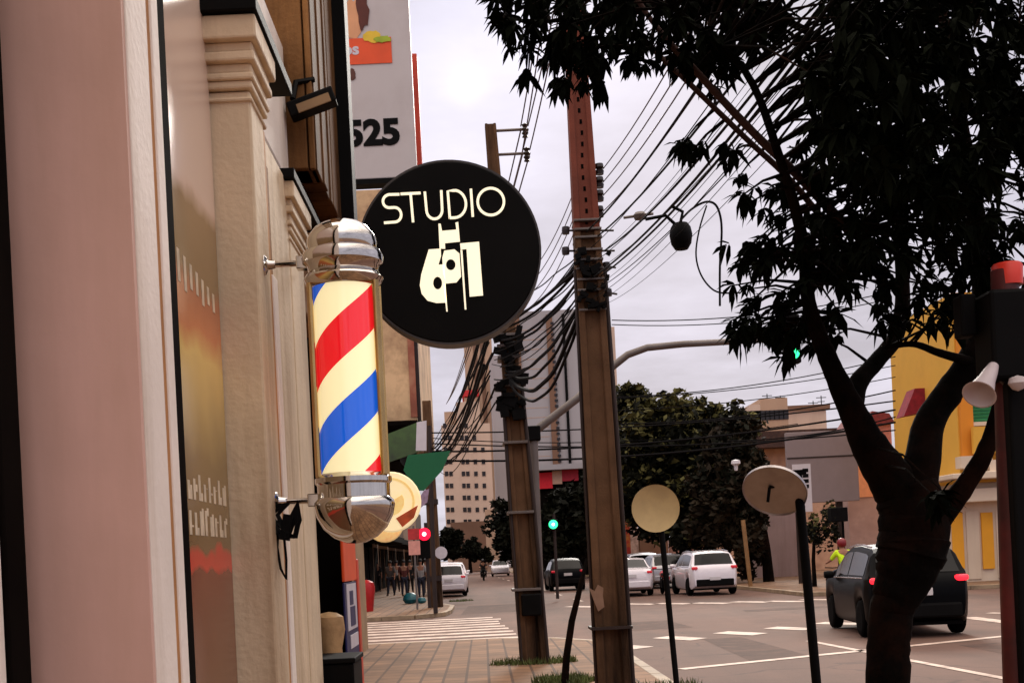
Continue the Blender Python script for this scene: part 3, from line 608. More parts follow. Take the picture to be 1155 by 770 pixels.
# splice closure, its coil of slack and the street lamp on the cables
c = at(768, 265, 8.6)
sp = thing('splice_closure', 'round black splice closure hanging from the cables beside the leaves', 'cable box', c)
MB().lathe([(0, -.11), (.045, -.10), (.07, -.06), (.08, 0), (.07, .05), (.05, .08), (0, .09)], c, 18).build('body', m_black, sp, smooth=True)
MB().tube([c + Vector((0, 0, .08)), c + Vector((.02, 0, .16)), c + Vector((-.05, 0, .2))], .012, 6).tube([c + Vector((-.03, 0, .07)), c + Vector((-.1, 0, .14)), c + Vector((-.24, 0, .12))], .012, 6).build('hanger', m_black, sp)
MB().tube(smo([at(u, v, 8.4) for u, v in ((768, 248), (780, 236), (795, 228), (806, 230), (812, 242), (814, 262), (812, 300), (812, 345))]), .008, 6).tube(smo([at(u, v, 8.4) for u, v in ((797, 232), (789, 258), (785, 285), (789, 306), (799, 322), (812, 330), (835, 330))]), .006, 6).solo('slack_cable', m_wire, 'slack cable loop hanging beside the leaves under the overhead cables', 'cable', smooth=True)
c = at(722, 245, 13)
MB().lathe([(0, -.03), (.06, -.02), (.075, .02), (.05, .05), (0, .06)], c, 14).tube([c + Vector((-.16, .1, .03)), c + Vector((.14, 0, .03))], .015, 6).solo('cable_closure', m_galv, 'small grey closure clamped on the cables just right of the near utility pole', 'cable box', smooth=True)

# ------------------------------------------------------------------ signal mast behind the second pole
q = G(611, 742, .13); Ym = q.y + .35
sm = thing('signal_mast', 'grey signal mast with a long curved arm over the road', 'traffic signal', (q.x, Ym, .13))
MB().tube([(q.x + .02, Ym, .13), at(601, 488, Ym)], .075, 12).build('post', m_galv, sm, smooth=True)
pts = [at(598, 492, Ym)] + [at(u, v, Ym) for u, v in ((606, 484), (650, 450), (690, 414), (708, 400), (730, 392), (770, 388), (810, 386), (860, 383), (892, 381))]
MB().tube(pts, [.075, .07, .068, .064, .06, .058, .055, .052, .05, .045], 10).build('arm', m_galv, sm, smooth=True)
c = at(601, 489, Ym); MB().box(c.x - .12, c.x + .12, Ym - .12, Ym + .12, c.z - .12, c.z + .12).build('joint', m_plastic, sm, bevel=.02)
c = at(893, 399, Ym); h = MB().box(c.x - .13, c.x + .13, Ym - .1, Ym + .1, c.z - .16, c.z + .62).build('signal_head', m_plastic, sm, bevel=.02)
MB().lathe([(0, -.01), (.1, -.005), (.1, .01), (0, .01)], c + Vector((0, -.105, 0)), 16, 'y').build('green_lens', m_greenglow, sm)

def signal(u, v, Y, lab, lit, lens_r, below):
    c = at(u, v, Y); t = thing('traffic_light', lab, 'traffic signal', (c.x, Y, 0))
    MB().box(c.x - .18, c.x + .18, Y, Y + .2, c.z - (.2 if below else .85), c.z + (.85 if not below else .2) - (.65 if not below else 0)).build('signal_head', m_plastic, t, bevel=.03)
    MB().lathe([(0, -.03), (lens_r * .6, -.02), (lens_r, 0), (lens_r, .01), (0, .01)], c + Vector((0, -.012, 0)), 20, 'y').build('lit_lens', lit, t, smooth=True)
    MB().lathe([(0, -.035), (lens_r * .3, -.03), (lens_r * .34, -.02), (0, -.018)], c + Vector((0, -.015, 0)), 14, 'y').build('lens_core', m_hot, t, smooth=True)
    MB().tube([(c.x + .05, Y + .3, .1), (c.x + .05, Y + .3, c.z + .4)], .06, 8).build('post', m_pipe, t)
    return t
signal(478.5, 602, 43, 'red lit traffic light on the left pavement past the zebra crossing', m_redglow, .22, False)
signal(624, 591, 47, 'green lit traffic light over the road beside the second utility pole', m_greenglow, .17, True)
c = at(467, 609, 42.6)
t = thing('pedestrian_sign', 'small pale sign on a thin post, just left of the red traffic light', 'sign', (c.x, 42.6, .13))
MB().tube([(c.x, 42.64, .13), (c.x, 42.64, c.z + .5)], .035, 8).build('post', m_galv, t)
MB().box(c.x - .2, c.x + .2, 42.58, 42.6, c.z - .5, c.z - .02).build('plate', M('pinkish_plate', (214, 150, 136), var=.1), t)
MB().box(c.x - .2, c.x + .2, 42.58, 42.6, c.z + .02, c.z + .4).build('plate', M('red_plate', (178, 50, 50), var=.2), t)

# ------------------------------------------------------------------ round signs seen from behind, posts along the kerb
Yr = 13.5; c = at(739.5, 573, Yr)
rs = thing('round_road_sign', 'round road sign seen from behind on a leaning post in front of the white cars', 'sign', (c.x + .08, Yr, .1))
rr = 27 / F * Yr
MB().lathe([(0, -.004), (rr - .008, -.004), (rr, -.010), (rr, .010), (0, .010)], c, 40, 'y').build('disc', M('bare_aluminium', (184, 158, 110), rough=.6, metal=.1, var=.07, scale=5, stain=(140, 116, 80), samt=.4), rs, smooth=True)
p0, p1 = at(746, 597, Yr + .045), at(766, 800, Yr + .045); p1.z = max(p1.z, .0)
MB().tube([at(741.5, 556, Yr + .045), p0, p1], .032, 10).build('post', m_black, rs, smooth=True)
Yq = 7.7; c = at(874, 553, Yq)
rt = thing('round_road_sign', 'tilted round road sign turned sideways on a black post left of the tree trunk', 'sign', (c.x + .2, Yq, .1))
rot = Matrix.Rotation(R(-6), 3, 'Y') @ Matrix.Rotation(R(38), 3, 'Z')
d = MB(); rq = .20
d.lathe([(0, -.004), (rq * .55, -.006), (rq - .01, -.004), (rq, -.012), (rq, .008), (0, .008)], (0, 0, 0), 40, 'y')
sq = Matrix.Rotation(R(-33), 3, 'Y') @ Matrix.Diagonal((1, 1, .62)) if False else Matrix.Identity(3)
tilt = Matrix.Rotation(R(28), 3, 'Y') @ Matrix.Rotation(R(50), 3, 'X')
d.v = [tilt @ p + c for p in d.v]
d.build('disc', M('dull_aluminium', (176, 170, 170), rough=.3, metal=.7, var=.12, scale=9, stain=(120, 100, 88), samt=.5), rt, smooth=True)
MB().tube([at(899, 531, Yq), at(921, 770, Yq), at(925, 815, Yq)], .030, 12).build('post', m_black, rt, smooth=True)
MB().tube([at(868, 549, Yq - .02), at(902, 545, Yq)], .010, 8).tube([at(868, 549, Yq - .02), at(866, 566, Yq - .02)], .010, 8).build('bracket', m_black, rt)
MB().box(at(894, 531, Yq).x, at(908, 531, Yq).x, Yq - .03, Yq + .03, at(900, 532, Yq).z - .02, at(900, 532, Yq).z + .012).build('cap', m_black, rt)
# slim leaning sapling by the near pole
g = G(637, 770, .13); Ys = 15.5
MB().tube([at(636, 785, Ys), at(639, 740, Ys), at(645, 700, Ys), (at(652, 672, Ys)), at(656, 655, Ys), at(662, 630, Ys + .1)], [.05, .045, .042, .036, .03, .02], 8).solo('sapling_trunk', m_bark, 'slim bent black sapling trunk left of the near utility pole', 'tree', smooth=True)
# red street post on the right with the black signal housing and loudspeaker
Yp = 4.8
ps = thing('red_post', 'dark red post with an orange red cap and black boxes beside the loudspeaker', 'post', (at(1150, 770, Yp).x, Yp, .13))
MB().tube([at(1154, 1010, Yp), at(1147, 770, Yp), at(1133, 305, Yp)], .052, 14).build('post', M('dark_red_paint', (84, 24, 22), var=.3, rough=.5, stain=(20, 10, 10), samt=.8, sscale=2), ps, smooth=True)
c = at(1136, 309, Yp); MB().lathe([(0, -.045), (.056, -.045), (.058, .03), (.05, .04), (0, .042)], c, 18).build('cap', M('orange_red_plastic', (226, 58, 40), var=.1, rough=.4), ps, smooth=True)
a, b_ = at(1100, 420, Yp - .03), at(1158, 335, Yp - .03)
MB().box(at(1102, 330, Yp).x, at(1165, 330, Yp).x, Yp - .12, Yp + .06, at(1130, 432, Yp).z, at(1130, 332, Yp).z).build('signal_box', m_black, ps, bevel=.015)
MB().box(at(1085, 345, Yp).x, at(1103, 345, Yp).x, Yp + .01, Yp + .10, at(1095, 378, Yp).z, at(1095, 330, Yp).z).build('side_box', m_plastic, ps, bevel=.01)
MB().box(at(1128, 470, Yp).x, at(1175, 470, Yp).x, Yp - .09, Yp - .0, at(1140, 800, Yp).z, at(1140, 432, Yp).z).build('back_plate', m_black, ps, bevel=.01)
ls = thing('horn_loudspeaker', 'white horn loudspeaker pointing down left beside the red post', 'loudspeaker', at(1110, 432, Yp - .1))
a, b_ = at(1118, 418, Yp - .12), at(1103, 448, Yp - .2); ax = (b_ - a); L = ax.length; q = ax.to_track_quat('Z', 'Y').to_matrix()
h = MB().lathe([(0, -.035), (.022, -.032), (.028, 0), (.030, .012), (.036, L * .4), (.052, L * .8), (.066, L * .97), (.070, L), (.064, L), (.048, L * .8), (.0, L * .45)], (0, 0, 0), 24)
h.v = [q @ (p * .9) + a for p in h.v]; h.build('horn', M('white_plastic', (198, 184, 184), var=.05, rough=.4), ls, smooth=True)
MB().tube([a, at(1128, 428, Yp - .06), at(1136, 436, Yp - .02)], .008, 6).build('bracket', m_galv, ls)
c = at(1148, 432, Yp - .14); MB().lathe([(0, -.03), (.02, -.022), (.035, 0), (.03, .02), (0, .03)], c, 14).solo('dome_camera', M('white_plastic', (200, 188, 186), var=.05), 'small white dome camera on the black box of the red post', 'camera', smooth=True)

# ------------------------------------------------------------------ the big street tree
YT = 6.2
tr = thing('street_tree', 'big dark street tree with long drooping leaves in front of the black car', 'tree', at(1002, 770, YT).xy.to_3d() + Vector((0, 0, .13)))
kpx = YT / F
def limb(name, pts, mat=m_bark, dz=0, parent=tr):
    ps = []; rs = []
    P = [(at(u, v, YT + y), r * kpx * (YT + y) / YT) for u, v, r, y in pts]
    for i in range(len(P) - 1):      # Catmull-Rom
        p0, p1, p2, p3 = P[max(i - 1, 0)], P[i], P[i + 1], P[min(i + 2, len(P) - 1)]
        for k in range(6):
            t = k / 6; a = [.5 * ((2 * y1) + (-y0 + y2) * t + (2 * y0 - 5 * y1 + 4 * y2 - y3) * t * t + (-y0 + 3 * y1 - 3 * y2 + y3) * t ** 3) for y0, y1, y2, y3 in zip(p0[0], p1[0], p2[0], p3[0])]
            ps.append(Vector(a) + Vector((rnd.uniform(-1, 1), rnd.uniform(-1, 1), 0)) * p1[1] * .03); rs.append((p1[1] + (p2[1] - p1[1]) * t) * rnd.uniform(.97, 1.035))
    ps.append(P[-1][0]); rs.append(P[-1][1])
    MB().tube(ps, rs, 14).build(name, mat, parent, smooth=True); SK.extend(zip(ps, rs))
SK = []
limb('trunk', [(1000, 905, 34, 0), (1001, 840, 28, 0), (1002, 770, 24, 0), (1003, 715, 23.5, 0), (1007, 684, 24, 0), (1018, 655, 31, 0), (1027, 625, 38, 0), (1031, 600, 39, 0), (1030, 570, 37, 0), (1027, 545, 26, 0)])
limb('branch', [(1022, 575, 30, 0), (1008, 545, 26, .0), (980, 502, 20, -.05), (962, 464, 15, -.1), (943, 425, 12, -.15), (928, 390, 10, -.2), (912, 340, 8, -.3), (905, 270, 7, -.4), (880, 180, 5, -.5), (840, 80, 4, -.6), (760, 10, 3, -.8)])
limb('branch', [(962, 462, 12, -.1), (968, 432, 11, .0), (988, 408, 9.5, .1), (1012, 375, 9, .2), (1018, 320, 8, .3), (1010, 220, 7, .4), (990, 90, 5, .5), (960, -60, 4, .6)])
limb('branch', [(1032, 575, 28, 0), (1038, 535, 21, 0), (1048, 478, 17, .1), (1072, 440, 16, .15), (1096, 405, 16, .15), (1108, 360, 13, .2), (1106, 280, 11, .2), (1090, 180, 9, .2), (1070, 60, 7, .1), (1040, -120, 5, 0)])
limb('branch', [(1045, 600, 20, 0), (1062, 582, 14, -.05), (1088, 548, 11.5, -.1), (1110, 512, 10, -.15), (1127, 462, 9, -.2), (1140, 400, 8.5, -.2), (1165, 300, 7, -.3), (1190, 150, 5, -.3)])
limb('branch', [(1095, 408, 6, .1), (1060, 398, 4.5, 0), (1030, 388, 3.5, -.05), (1000, 392, 2.5, -.1)])
limb('bare_branch', [(960, 262, 6, -.3), (905, 203, 5, -.35), (850, 150, 4.5, -.4), (790, 86, 4, -.5), (740, 30, 3, -.6), (700, -30, 2.5, -.6)], m_twig)
limb('bare_branch', [(950, 275, 4, -.1), (893, 205, 3.5, -.15), (840, 155, 3.2, -.2), (775, 92, 3, -.3), (735, 55, 2.5, -.3)], m_twig)
limb('branch', [(990, 90, 5, .5), (900, 30, 4, .3), (800, 0, 3.5, .1), (690, 15, 3, 0), (610, 25, 2, 0), (575, 20, 1.5, 0)])
limb('branch', [(1060, 40, 5, .1), (1120, -20, 4, -.3), (1190, -90, 3, -.6)])
for u, v, s_ in ((1012, 705, 11), (1045, 612, 13), (1000, 640, 10)):
    c = at(u, v, YT - .02); MB().lathe([(0, -1), (.6, -.8), (1, 0), (.6, .8), (0, 1)], (0, 0, 0), 10)
# leaves: drooping whorls of narrow leaves on twig ends
BL = [(640, 10, 95, 62, 1.05), (590, 0, 48, 48, .7), (625, 75, 50, 34, .8), (690, 52, 60, 40, .85), (655, 90, 26, 24, .7), (760, 20, 95, 62, 1.2), (815, 25, 66, 58, 1.1), (800, 70, 50, 30, .6), (868, 10, 26, 50, .8),
      (1050, 90, 125, 130, 1.25), (972, 110, 56, 100, 1.1), (1000, 40, 90, 80, 1.1), (1100, 180, 110, 120, 1.2), (1000, 240, 110, 95, 1.15), (925, 250, 70, 60, 1.0), (860, 215, 46, 24, .8), (862, 280, 52, 42, 1.0),
      (858, 345, 48, 40, .9), (852, 390, 44, 34, .9), (900, 375, 46, 42, .9), (1075, 300, 90, 70, 1.0), (1130, 290, 60, 80, 1.0), (985, 330, 60, 55, .85), (1040, 345, 40, 28, .7), (925, 170, 28, 40, .8),
      (775, 165, 20, 14, .7), (836, 178, 22, 18, .6), (1130, 60, 80, 110, 1.1), (880, 320, 60, 60, .8), (1110, 370, 40, 30, .8), (1058, 560, 12, 12, .5), (1220, 150, 90, 180, .6), (930, 60, 34, 60, .8, -1.4), (942, 140, 34, 60, .8, -1.4), (955, 60, 55, 75, .9, -1.2), (962, 155, 50, 65, .9, -1.2), (1030, 70, 80, 85, .9, -1.2), (1040, 180, 70, 60, .7, -1.2), (1060, -110, 150, 110, .6), (760, -110, 180, 90, .5), (920, -130, 110, 100, .5)]
holes = [(r.uniform(560, 1160), r.uniform(0, 420), r.uniform(3, 12)) for r in [random.Random(11)] for _ in range(520)]
LV = MB(); TW = MB(); rl = random.Random(5)
def leaf(p, d, L, w, nrm):
    s_ = d.cross(nrm).normalized(); n2 = s_.cross(d).normalized(); dr = Vector((0, 0, -1))
    a = p + d * L * .12; m = p + d * L * .55 + dr * L * .05; e = p + d * L + dr * L * .22
    LV.add([p, a + s_ * w * .28 + n2 * w * .1, m + s_ * w * .5 + n2 * w * .15, e, m - s_ * w * .5 + n2 * w * .15, a - s_ * w * .28 + n2 * w * .1, m], [(0, 1, 2, 6), (6, 2, 3), (3, 4, 6), (6, 4, 5, 0)])
def inhole(p):
    k = F / p.y; du, dz = p.x * k, (p.z - HC) * k
    u = PU + du * CR - dz * SR; v = PV - (du * SR + dz * CR)
    return any((u - a) ** 2 + (v - b) ** 2 < r * r for a, b, r in holes)
for (cu, cv, ru, rv, dn, *fw) in BL:
    n = max(6, int(ru * rv * 3.14 / (300 if cu > 940 and cv < 320 else 235) * dn))
    for i in range(n):
        while True:
            x, y, z = (rl.uniform(-1, 1) for _ in range(3))
            if x * x + y * y + z * z < 1: break
        c = at(cu + x * ru, cv + z * rv, YT - (.75 if cu > 940 else .15) + (fw[0] + .6 if fw else 0) + y * (.3 + ru * .008))
        if inhole(c) or (c.y < 5.3 and cu + x * ru > 1070 and cv + z * rv > 262): continue
        s0, r0 = min(SK, key=lambda q: (q[0] - c).length_squared)
        ax = (c - s0); dl = ax.length; ax = ax.normalized() if dl > .01 else Vector((0, 0, 1))
        ax = (ax + Vector((rl.uniform(-.6, .6), rl.uniform(-.6, .6), rl.uniform(-.9, .3)))).normalized()
        if i % 2 == 0 and dl < 1.0:
            m1 = s0.lerp(c, .5) + Vector((0, 0, .06 * dl)); TW.tube([s0, m1, c], [.009, .006, .003], 4, False)
        k = rl.randint(7, 11); L = rl.uniform(.07, .115)
        for j in range(k):
            q = j * 2.4 + rl.random(); perp = ax.orthogonal().normalized(); perp = (Matrix.Rotation(q, 3, ax) @ perp)
            d = (perp * rl.uniform(.5, 1.1) + ax * rl.uniform(.1, .8) + Vector((0, 0, -.35))).normalized()
            leaf(c - ax * rl.uniform(0, .05), d, L * rl.uniform(.7, 1.15), L * rl.uniform(.26, .4), Vector((rl.uniform(-.5, .5), rl.uniform(-.5, .5), 1)).normalized())
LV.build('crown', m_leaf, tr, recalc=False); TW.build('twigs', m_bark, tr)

# grass round the pole feet, one mass
gr = MB(); rg = random.Random(3)
for (cx, cy, rx, ry, n) in ((lo1.x, Y1, .7, .35, 700), (lo2.x - .45, Y2 + 1.9, .4, .45, 900), (lo2.x + .7, 14.6, .4, .3, 200), (-.95, 49, .5, .4, 250)):
    for i in range(n):
        a = rg.random() * 6.283; q = math.sqrt(rg.random()); x, y = cx + math.cos(a) * q * rx, cy + math.sin(a) * q * ry
        h = rg.uniform(.04, .13); a = rg.random() * 6.283; d = Vector((math.cos(a), math.sin(a), 0)); b0 = Vector((x, y, .125))
        gr.add([b0 - d * .012, b0 + d * .012, b0 + Vector((rg.uniform(-.05, .05), rg.uniform(-.05, .05), h))], [(0, 1, 2)])
tag(gr.build('grass', m_grass, recalc=False), 'tufts of grass growing round the feet of the utility poles', 'grass', kind='stuff')
# ------------------------------------------------------------------ cars
def lerpk(keys, x):
    if x <= keys[0][0]: return keys[0][1]
    for (a, p), (b, q) in zip(keys[:-1], keys[1:]):
        if x <= b: t = (x - a) / (b - a); t = t * t * (3 - 2 * t) if False else t; return p + (q - p) * t
    return keys[-1][1]
STY = {
 'suv': dict(L=4.3, top=[(-2.15, .70), (-2.13, .95), (-2.06, 1.06), (-1.98, 1.15), (-1.74, 1.53), (-1.5, 1.61), (-.6, 1.66), (.1, 1.65), (.55, 1.57), (1.12, 1.12), (1.5, 1.06), (1.95, .96), (2.1, .8), (2.15, .62)], belt=1.05, w=.90, rw=(-2.02, -1.70), fw=(.5, 1.16), sw=(-1.62, .95)),
 'hatch': dict(L=4.0, top=[(-2.0, .66), (-1.99, .9), (-1.93, 1.0), (-1.86, 1.08), (-1.52, 1.46), (-1.3, 1.54), (-.5, 1.58), (.1, 1.56), (.5, 1.48), (1.05, 1.06), (1.4, .99), (1.8, .88), (1.95, .75), (2.0, .6)], belt=.98, w=.87, rw=(-1.9, -1.48), fw=(.45, 1.08), sw=(-1.45, .9)),
 'sedan': dict(L=4.5, top=[(-2.25, .66), (-2.24, .95), (-2.15, 1.05), (-1.72, 1.08), (-1.62, 1.12), (-1.05, 1.42), (-.7, 1.49), (-.2, 1.50), (.2, 1.46), (.95, 1.02), (1.4, .95), (2.0, .84), (2.2, .72), (2.25, .58)], belt=.96, w=.88, rw=(-1.66, -1.02), fw=(.2, .98), sw=(-1.25, .8)),
}
def make_car(label, loc, rotz, style, paint, lit=False, group=None, roofline=None, low=False):
    S = STY[style]; L = S['L']; hl = L / 2; R0 = .33
    t = thing('parked_car' if low else 'car', label, 'car', loc, rotz, group)
    wy = (-hl + .78, hl - .82)
    ys = sorted(set([k for k, _ in S['top']] + [-hl + L * i / 36 for i in range(37)] + [w + R0 * 1.18 * math.cos(a * math.pi / 8) for w in wy for a in range(9)]))
    def sec(y):
        zt = lerpk(S['top'], y); zs = min(S['belt'] + .02 * (-y / hl), zt - .02)
        e = max(0, (abs(y) - hl + .45) / .45); ws = S['w'] * (1 - .16 * e ** 2.2)
        zb = .24 + .12 * max(0, (abs(y) - hl + .3) / .3)
        for w in wy:
            if abs(y - w) < R0 * 1.17: zb = max(zb, .33 + math.sqrt((R0 * 1.17) ** 2 - (y - w) ** 2))
        zb = min(zb, zs - .05); gh = max(0, zt - zs); wr = ws - gh * .30 - (.05 if gh > .15 else .03)
        return [(0, zb), (ws * .93, zb), (ws * .975, zb + (zs - zb) * .12), (ws, zb + (zs - zb) * .55), (ws * .985, zs - .03), (ws * .955, zs), (wr + .03, zt - min(.10, gh * .3)), (wr - .03, zt - min(.03, gh * .1)), (wr * .6, zt), (0, zt + .008)]
    SEC = [(y, sec(y)) for y in ys]; b = MB(); k = 18; vs = []; fs = []
    for y, s in SEC:
        ring = s + [(-x, z) for x, z in s[-2:0:-1]]; vs += [(x, y, z) for x, z in ring]
    n = len(SEC)
    fs = [(i * k + j, i * k + (j + 1) % k, (i + 1) * k + (j + 1) % k, (i + 1) * k + j) for i in range(n - 1) for j in range(k)]
    fs += [tuple(range(k))[::-1], tuple((n - 1) * k + j for j in range(k))]
    b.add(vs, fs); b.build('body', paint, t, smooth=True, local=True)
    # glass laid 6 mm proud of the body, bounded along the pillars
    def glass(name, y0, y1, j0, j1, a, c, off):
        st = [y0] + [y for y in ys if y0 + .02 < y < y1 - .02] + [y1]; g = MB(); vv = []
        for y in st:
            s = sec(y); s = s + [(-x, z) for x, z in s[-2:0:-1]]; p, q = Vector(s[j0]), Vector(s[j1 % 18])
            for tt in [a + (c - a) * i / 6 for i in range(7)]:
                if j0 == 5 or j0 == 12: w = p.lerp(q, tt)
                else:
                    xx = p.x + (q.x - p.x) * tt; half = [sec(y)[i] for i in (7, 8, 9)]; ax = abs(xx)
                    zz_ = half[0][1] if ax > half[0][0] else (half[1][1] + (half[0][1] - half[1][1]) * (ax - half[1][0]) / max(1e-4, half[0][0] - half[1][0]) if ax > half[1][0] else half[2][1] + (half[1][1] - half[2][1]) * ax / half[1][0]); w = Vector((xx, zz_))
                vv.append(Vector((w.x, y, w.y)) + Vector(off))
        m = len(st); g.add(vv, [(i * 7 + j, i * 7 + j + 1, (i + 1) * 7 + j + 1, (i + 1) * 7 + j) for i in range(m - 1) for j in range(6)])
        return g.build(name, m_carglass, t, smooth=True, local=True)
    glass('rear_window', S['rw'][0] + .02, S['rw'][1] - .02, 7, 11, .03, .97, (0, -.008, .006))
    glass('windscreen', S['fw'][0] + .04, S['fw'][1] - .05, 7, 11, .02, .98, (0, .008, .006))
    sw = S['sw']; mid = (sw[0] + sw[1]) / 2 + .05
    for j0, j1, o in ((5, 6, .007), (13, 12, -.007)):
        for a, c in ((sw[0], mid - .04), (mid + .04, sw[1] - .1)):
            st = [a + (c - a) * i / 6 for i in range(7)]; g = MB(); vv = []
            for y in st:
                s = sec(y); s = s + [(-x, z) for x, z in s[-2:0:-1]]; p, q = Vector(s[j0]), Vector(s[j1])
                for tt in (.1, .95): w = p.lerp(q, tt); vv.append((w.x + o, y, w.y + .002))
            g.add(vv, [(i * 2, i * 2 + 1, i * 2 + 3, i * 2 + 2) for i in range(6)]); g.build('side_window', m_carglass, t, local=True)
    if roofline:
        for sx in (-1, 1):
            MB().tube([(sx * (sec(y)[7][0] + .0), y, sec(y)[7][1] + .035) for y in (sw[0] + .1, -.8, -.2, .3, S['fw'][0] - .05)], .018, 6).build('roof_rail', roofline, t, local=True)
            MB().tube([(sx * (sec(y)[5][0] + .012), y, sec(y)[5][1] + .004) for y in (sw[0], -.8, 0, .6, sw[1])], .012, 6).build('trim_strip', roofline, t, local=True)
    for w in wy:
        for sx in (-1, 1):
            x0 = sx * (S['w'] - .1)
            wh = MB().lathe([(.20, -.1), (.29, -.105), (.325, -.08), (.335, -.04), (.335, .04), (.325, .08), (.29, .105), (.20, .1)], (x0, w, .335), 28, 'x').build('wheel', m_rubber, t, smooth=True, local=True)
            r = MB().lathe([(.0, -.02), (.05, .06 * sx), (.19, .075 * sx), (.205, .095 * sx), (.2, .0), (0, -.02)], (x0, w, .335), 20, 'x').build('rim', m_rim, wh, local=True)
    MB().box(-S['w'] * .86, S['w'] * .86, -hl + .25, hl - .25, .2, .62).build('underbody', m_plastic, t, local=True)
    zb = .5; MB().box(-.7, .7, -hl - .035, -hl + .12, .34, .60).build('rear_bumper', m_plastic if style == 'suv' or paint is m_carblack else paint, t, local=True, bevel=.04)
    zp = .80 if style != 'suv' else (.62 if paint is m_carwhite else .80)
    MB().box(-.20, .20, -hl - .05, -hl - .03, zp - .065, zp + .065).build('licence_plate', m_plate, t, local=True, bevel=.006)
    zt = S['belt'] - .03; tl = m_tail if lit else m_taildim
    for sx in (-1, 1):
        MB().obox((sx * (S['w'] - .175), -hl + .07, zt), .22, .17, .11, Matrix.Rotation(sx * R(24), 3, 'Z')).build('tail_light', tl, t, local=True, bevel=.045)
        MB().obox((sx * (S['w'] - .25), hl - .16, .72), .3, .18, .14, Matrix.Rotation(-sx * R(22), 3, 'Z')).build('headlight', m_plate, t, local=True, bevel=.03)
        MB().lathe([(0, -.1), (.07, -.09), (.08, 0), (.07, .08), (0, .09)], (sx * (S['w'] + .09), S['fw'][1] - .3, S['belt'] + .05), 10, 'x').build('mirror', m_plastic if paint is not m_carwhite else paint, t, local=True, smooth=True)
    MB().tube([(-.02, -hl + .3, zt + .02), (.4, -hl + .18, zt + .1)], .008, 5).build('wiper', m_plastic, t, local=True)
    return t
g = G(1039, 719); make_car('black compact car with lit red tail lights waiting behind the tree trunk', (g.x + .2, g.y + 2.1, .006), R(-5), 'suv', m_carblack, True, roofline=m_carroof)
g = G(805, 671); make_car('white tall car with a black bumper, rightmost of the white cars across the junction', (g.x, g.y + 2.1, .006), R(2), 'suv', m_carwhite, roofline=m_carroof)
g = G(706, 673); make_car('white sedan seen from behind between the near utility pole and the round sign', (g.x + .32, g.y + 2.2, .006), R(-2), 'sedan', m_carwhite)
g = G(640, 666); make_car('dark hatchback seen from behind beside the second utility pole', (g.x, g.y + 2, .006), R(2), 'hatch', m_carblack)
make_car('silver car ahead between the white sedan and the white tall car', (at(752, 640, 57).x, 58.5, .006), R(2), 'hatch', m_carsilver)
make_car('pale car farther ahead, half hidden behind the white sedan', (at(729, 640, 62).x, 64.5, .006), 0, 'suv', m_carsilver)
make_car('small white car far down the street, coming on in the left lanes', (at(564, 640, 122).x, 122, .006), R(180), 'hatch', m_carwhite)
for k, (x, y) in enumerate(((-1.75, 61.5), (-1.8, 67.5), (-2.0, 73.5), (-2.6, 80))):
    make_car(('white hatchback parked at the left kerb just beyond the third utility pole', 'second parked car from the third utility pole, white', 'third parked car from the third utility pole, white sedan', 'farthest parked car at the left kerb')[k], (x - .02, y, .006), R(2), ('hatch', 'suv', 'sedan', 'hatch')[k], (m_carwhite, m_carwhite, m_carwhite, m_carsilver)[k], low=True, group='cars parked along the left kerb')
def red_cargo(u, v, Y):
    c = at(u, v, Y); m = thing('motorcycle', 'red motorcycle seen from behind beside the white tall car', 'motorcycle', (c.x, Y, .0)); bike(m, M('red_enamel', (190, 34, 38), var=.1, rough=.3))
def bike(m, paint):
    for y in (-.62, .66): MB().lathe([(.22, -.05), (.29, -.05), (.31, 0), (.29, .05), (.22, .05), (.22, -.05)], (0, y, .31), 20, 'x').build('wheel', m_rubber, m, smooth=True, local=True)
    MB().tube([(0, -.62, .31), (0, -.2, .42), (0, .2, .45), (0, .45, .85)], .05, 8).tube([(.07, .66, .31), (.06, .45, .9)], .025, 6).tube([(-.07, .66, .31), (-.06, .45, .9)], .025, 6).obox((0, 0, .42), .26, .4, .3).build('frame', m_plastic, m, local=True)
    MB().lathe([(0, -.3), (.1, -.26), (.15, 0), (.11, .24), (0, .3)], (0, .18, .80), 12, 'y').obox((0, -.62, .66), .2, .4, .12).build('tank', paint, m, local=True, smooth=True)
    MB().obox((0, -.3, .80), .26, .66, .1).build('seat', m_plastic, m, local=True, bevel=.03)
    MB().tube([(-.36, .38, 1.02), (-.1, .46, 1.0), (.1, .46, 1.0), (.36, .38, 1.02)], .018, 6).build('handlebar', m_plastic, m, local=True)
    MB().obox((0, -.84, .72), .12, .05, .08).build('tail_light', m_taildim, m, local=True)
red_cargo(749, 650, 49)

